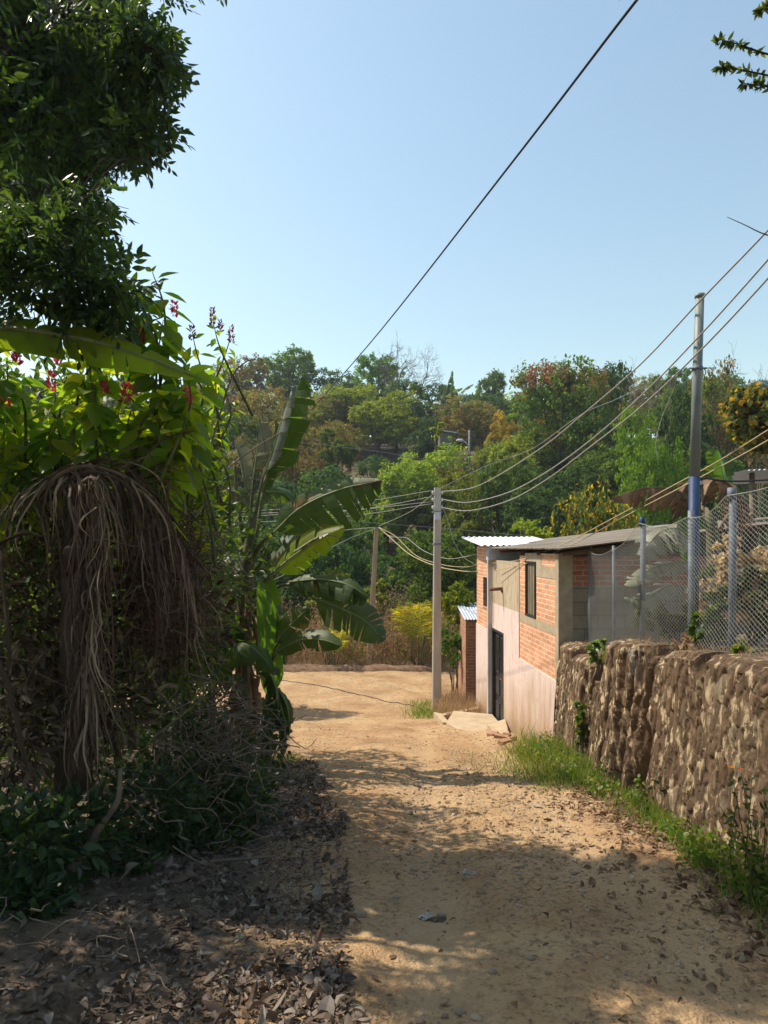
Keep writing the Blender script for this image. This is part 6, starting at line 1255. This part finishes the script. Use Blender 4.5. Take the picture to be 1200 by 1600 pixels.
# pale paper and plastic scraps
for k, (px, py, s, lb) in enumerate([(840, 1262, .035, 'flat white scrap of litter on the sunny road near the grass'), (810, 1210, .05, 'white crumpled wrapper at the grass edge by the stone wall'), (733, 1368, .045, 'pale crushed litter scrap in the middle of the shaded road'), (665, 1437, .045, 'dirty white plastic scrap among leaves on the shaded road')]):
    b = MB(); xs_ = np.linspace(-1, 1, 7); x, y, z = ground_at(px, py); grid(b, xs_ * s, xs_ * s * .6, lambda X, Y: .02 + .35 * s * fbm(X / s * 1.5 + k * 5, Y / s * 2, 95)); o = b.build('litter_scrap', rough_mat('litter_paper', (.28, .25, .21), (.5, .47, .42), scale=14, rough=.6)); o.location = (x, y, z); o.rotation_euler = (0, 0, k * 1.3); tag(o, lb, 'litter')
# grass
def grass(mb, x, y, h, w=.006, lean=.35):
    n = len(x); p0 = np.stack([x, y, HT(x, y) - .01], -1); d = rng.normal(size=(n, 3)) * lean; d[:, 2] = 1; p1 = p0 + unit(d) * h[:, None]
    strands(mb, p0, p1, rng.normal(size=(n, 3)) * .18 * h[:, None] * np.array([1, 1, .3]), w * rng.uniform(.6, 1.5, n), n=5)
gr = MB(); n_ = 14000; y = rng.uniform(6.2, 10.1, n_); x = 2.52 - np.abs(rng.normal(size=n_)) * .3 * np.interp(y, [6, 7, 8.6, 10.2], [.4, .8, 1.5, 1.1]); k_ = vnoise(x * 3, y * 2.2, 96) + .2 * rng.normal(size=n_) > .42; x, y = x[k_], y[k_]
grass(gr, x, y, rng.uniform(.04, .3, len(x)) * np.interp(y, [6, 7.5, 8.6, 10.2], [.5, .7, 1.15, 1.3]) * (.4 + 1.2 * vnoise(x * 4, y * 3, 97)))
n_ = 2500; y = rng.uniform(3.0, 6.2, n_); x = 2.5 - np.abs(rng.normal(size=n_)) * .17; grass(gr, x, y, rng.uniform(.05, .2, n_))
n_ = 900; y = rng.uniform(15.5, 17.8, n_); x = rng.normal(.95, .22, n_); grass(gr, x, y, rng.uniform(.05, .22, n_), w=.01)
n_ = 700; y = rng.uniform(7.8, 9.6, n_); x = rng.normal(-1.35, .14, n_); grass(gr, x, y, rng.uniform(.04, .14, n_))
tag(gr.build('grass', M['grass']), 'green grass at the foot of the stone wall', 'grass', kind='stuff')
dg = MB(); n_ = 2600; y = rng.uniform(15.2, 18.2, n_); x = 1.25 + rng.random(n_) * 1.0 + (y > 17) * .1; grass(dg, x, y, rng.uniform(.12, .5, n_), w=.009)
n_ = 2500; x = rng.uniform(-6, 3, n_); y = rng.uniform(23.3, 24.4, n_); grass(dg, x, y, rng.uniform(.05, .3, n_), w=.012)
n_ = 500; y = rng.uniform(4, 10, n_); x = 2.66 + rng.random(n_) * .3; p0 = np.stack([x, y, wall_top(y) - .0], -1); strands(dg, p0, p0 + np.stack([rng.normal(size=n_) * .04, rng.normal(size=n_) * .04, rng.uniform(.03, .12, n_)], -1), rng.normal(size=(n_, 3)) * .02, .005)
tag(dg.build('dry_grass', M['straw']), 'dry straw grass beside the concrete pole', 'grass', kind='stuff')
# broad leaved weeds by the wall foot, right
wl = MB()
for (x, y, r_, h, n) in [(2.3, 4.9, .22, .28, 420), (2.35, 4.3, .25, .35, 520), (2.4, 3.8, .25, .4, 460), (2.3, 5.5, .16, .2, 200), (2.25, 7.2, .2, .22, 240), (2.2, 8.3, .3, .3, 420), (2.1, 9.2, .35, .3, 420), (2.35, 9.8, .2, .35, 300), (2.42, 6.6, .1, .3, 120)]:
    d = rdir(n); p = np.array([x, y, float(HT(np.array(x), np.array(y))) + h * .35]) + d * rng.random((n, 1)) ** .5 * np.array([r_, r_ * 1.2, h * .7]); p[:, 2] = np.maximum(p[:, 2], HT(p[:, 0], p[:, 1]) + .01)
    l_ = rng.uniform(.025, .06, n); leaves(wl, p, rdir(n, -.1), rdir(n, .8), l_, l_ * .6, 'ovate')
tag(wl.build('ground_weeds', M['grass']), 'low broad leaved weeds at the wall foot', 'weeds', kind='stuff')
def weed_plant(label, x, y, stems, fl=()):
    z = float(HT(np.array(x), np.array(y))); t = thing('weed_plant', (x, y, z), label, 'weed'); a = MB(); b = MB()
    for (px, py, Y) in stems:
        tp = P(px, py, Y); r0 = np.array([x + rng.normal() * .05, y + rng.normal() * .05, z - .02]); c = crom([r0, (r0 + tp) / 2 + rng.normal(size=3) * .04, tp], 12); tube(a, c, [.005, .002], 4)
        n = 22; idx = rng.uniform(3, 11, n); pos = np.stack([np.interp(idx, np.arange(12), c[:, q]) for q in range(3)], -1); l_ = rng.uniform(.025, .06, n); leaves(b, pos, rdir(n, -.1), rdir(n, .7), l_, l_ * .45, 'ovate')
    a.build('stem', M['stem_green'], t, True); b.build('foliage', M['small_leaf'], t)
    for (px, py, Y) in fl:
        f = MB(); c = P(px, py, Y); n = 14; az = np.linspace(0, 6.28, n); leaves(f, np.tile(c, (n, 1)), np.stack([np.cos(az), np.sin(az), .5 + 0 * az], -1), np.tile([0, 0, 1.], (n, 1)), .024, .013, 'ovate'); f.build('flower', M['orange'], t)
weed_plant('tall weed with two orange flowers in front of the stone wall', 2.25, 4.25, [(1143, 1205, 4.2), (1158, 1207, 4.2), (1175, 1215, 4.2), (1195, 1240, 4.15), (1125, 1260, 4.3), (1150, 1260, 4.2), (1185, 1280, 4.1)], [(1143, 1200, 4.2), (1157, 1203, 4.2)])
weed_plant('small upright weed growing against the stone wall beside the grass', 2.4, 6.2, [(1020, 1195, 6.2), (1030, 1215, 6.2), (1010, 1225, 6.2), (1022, 1240, 6.1)])
weed_plant('spindly weed with a white speck standing in the grass by the wall', 2.2, 7.6, [(952, 1175, 7.6), (960, 1195, 7.6), (940, 1200, 7.6)])
# ================================================================== air
hz = MB(); box(hz, -95, 105, -12, 135, -30, 60); m, nt = mat('haze'); pv = N(nt, 'ShaderNodeVolumePrincipled'); pv.inputs['Color'].default_value = (.82, .9, 1, 1); pv.inputs['Density'].default_value = .0006; pv.inputs['Anisotropy'].default_value = .25
o = N(nt, 'ShaderNodeOutputMaterial'); nt.links.new(pv.outputs[0], o.inputs['Volume']); tag(hz.build('haze', m), kind='stuff')
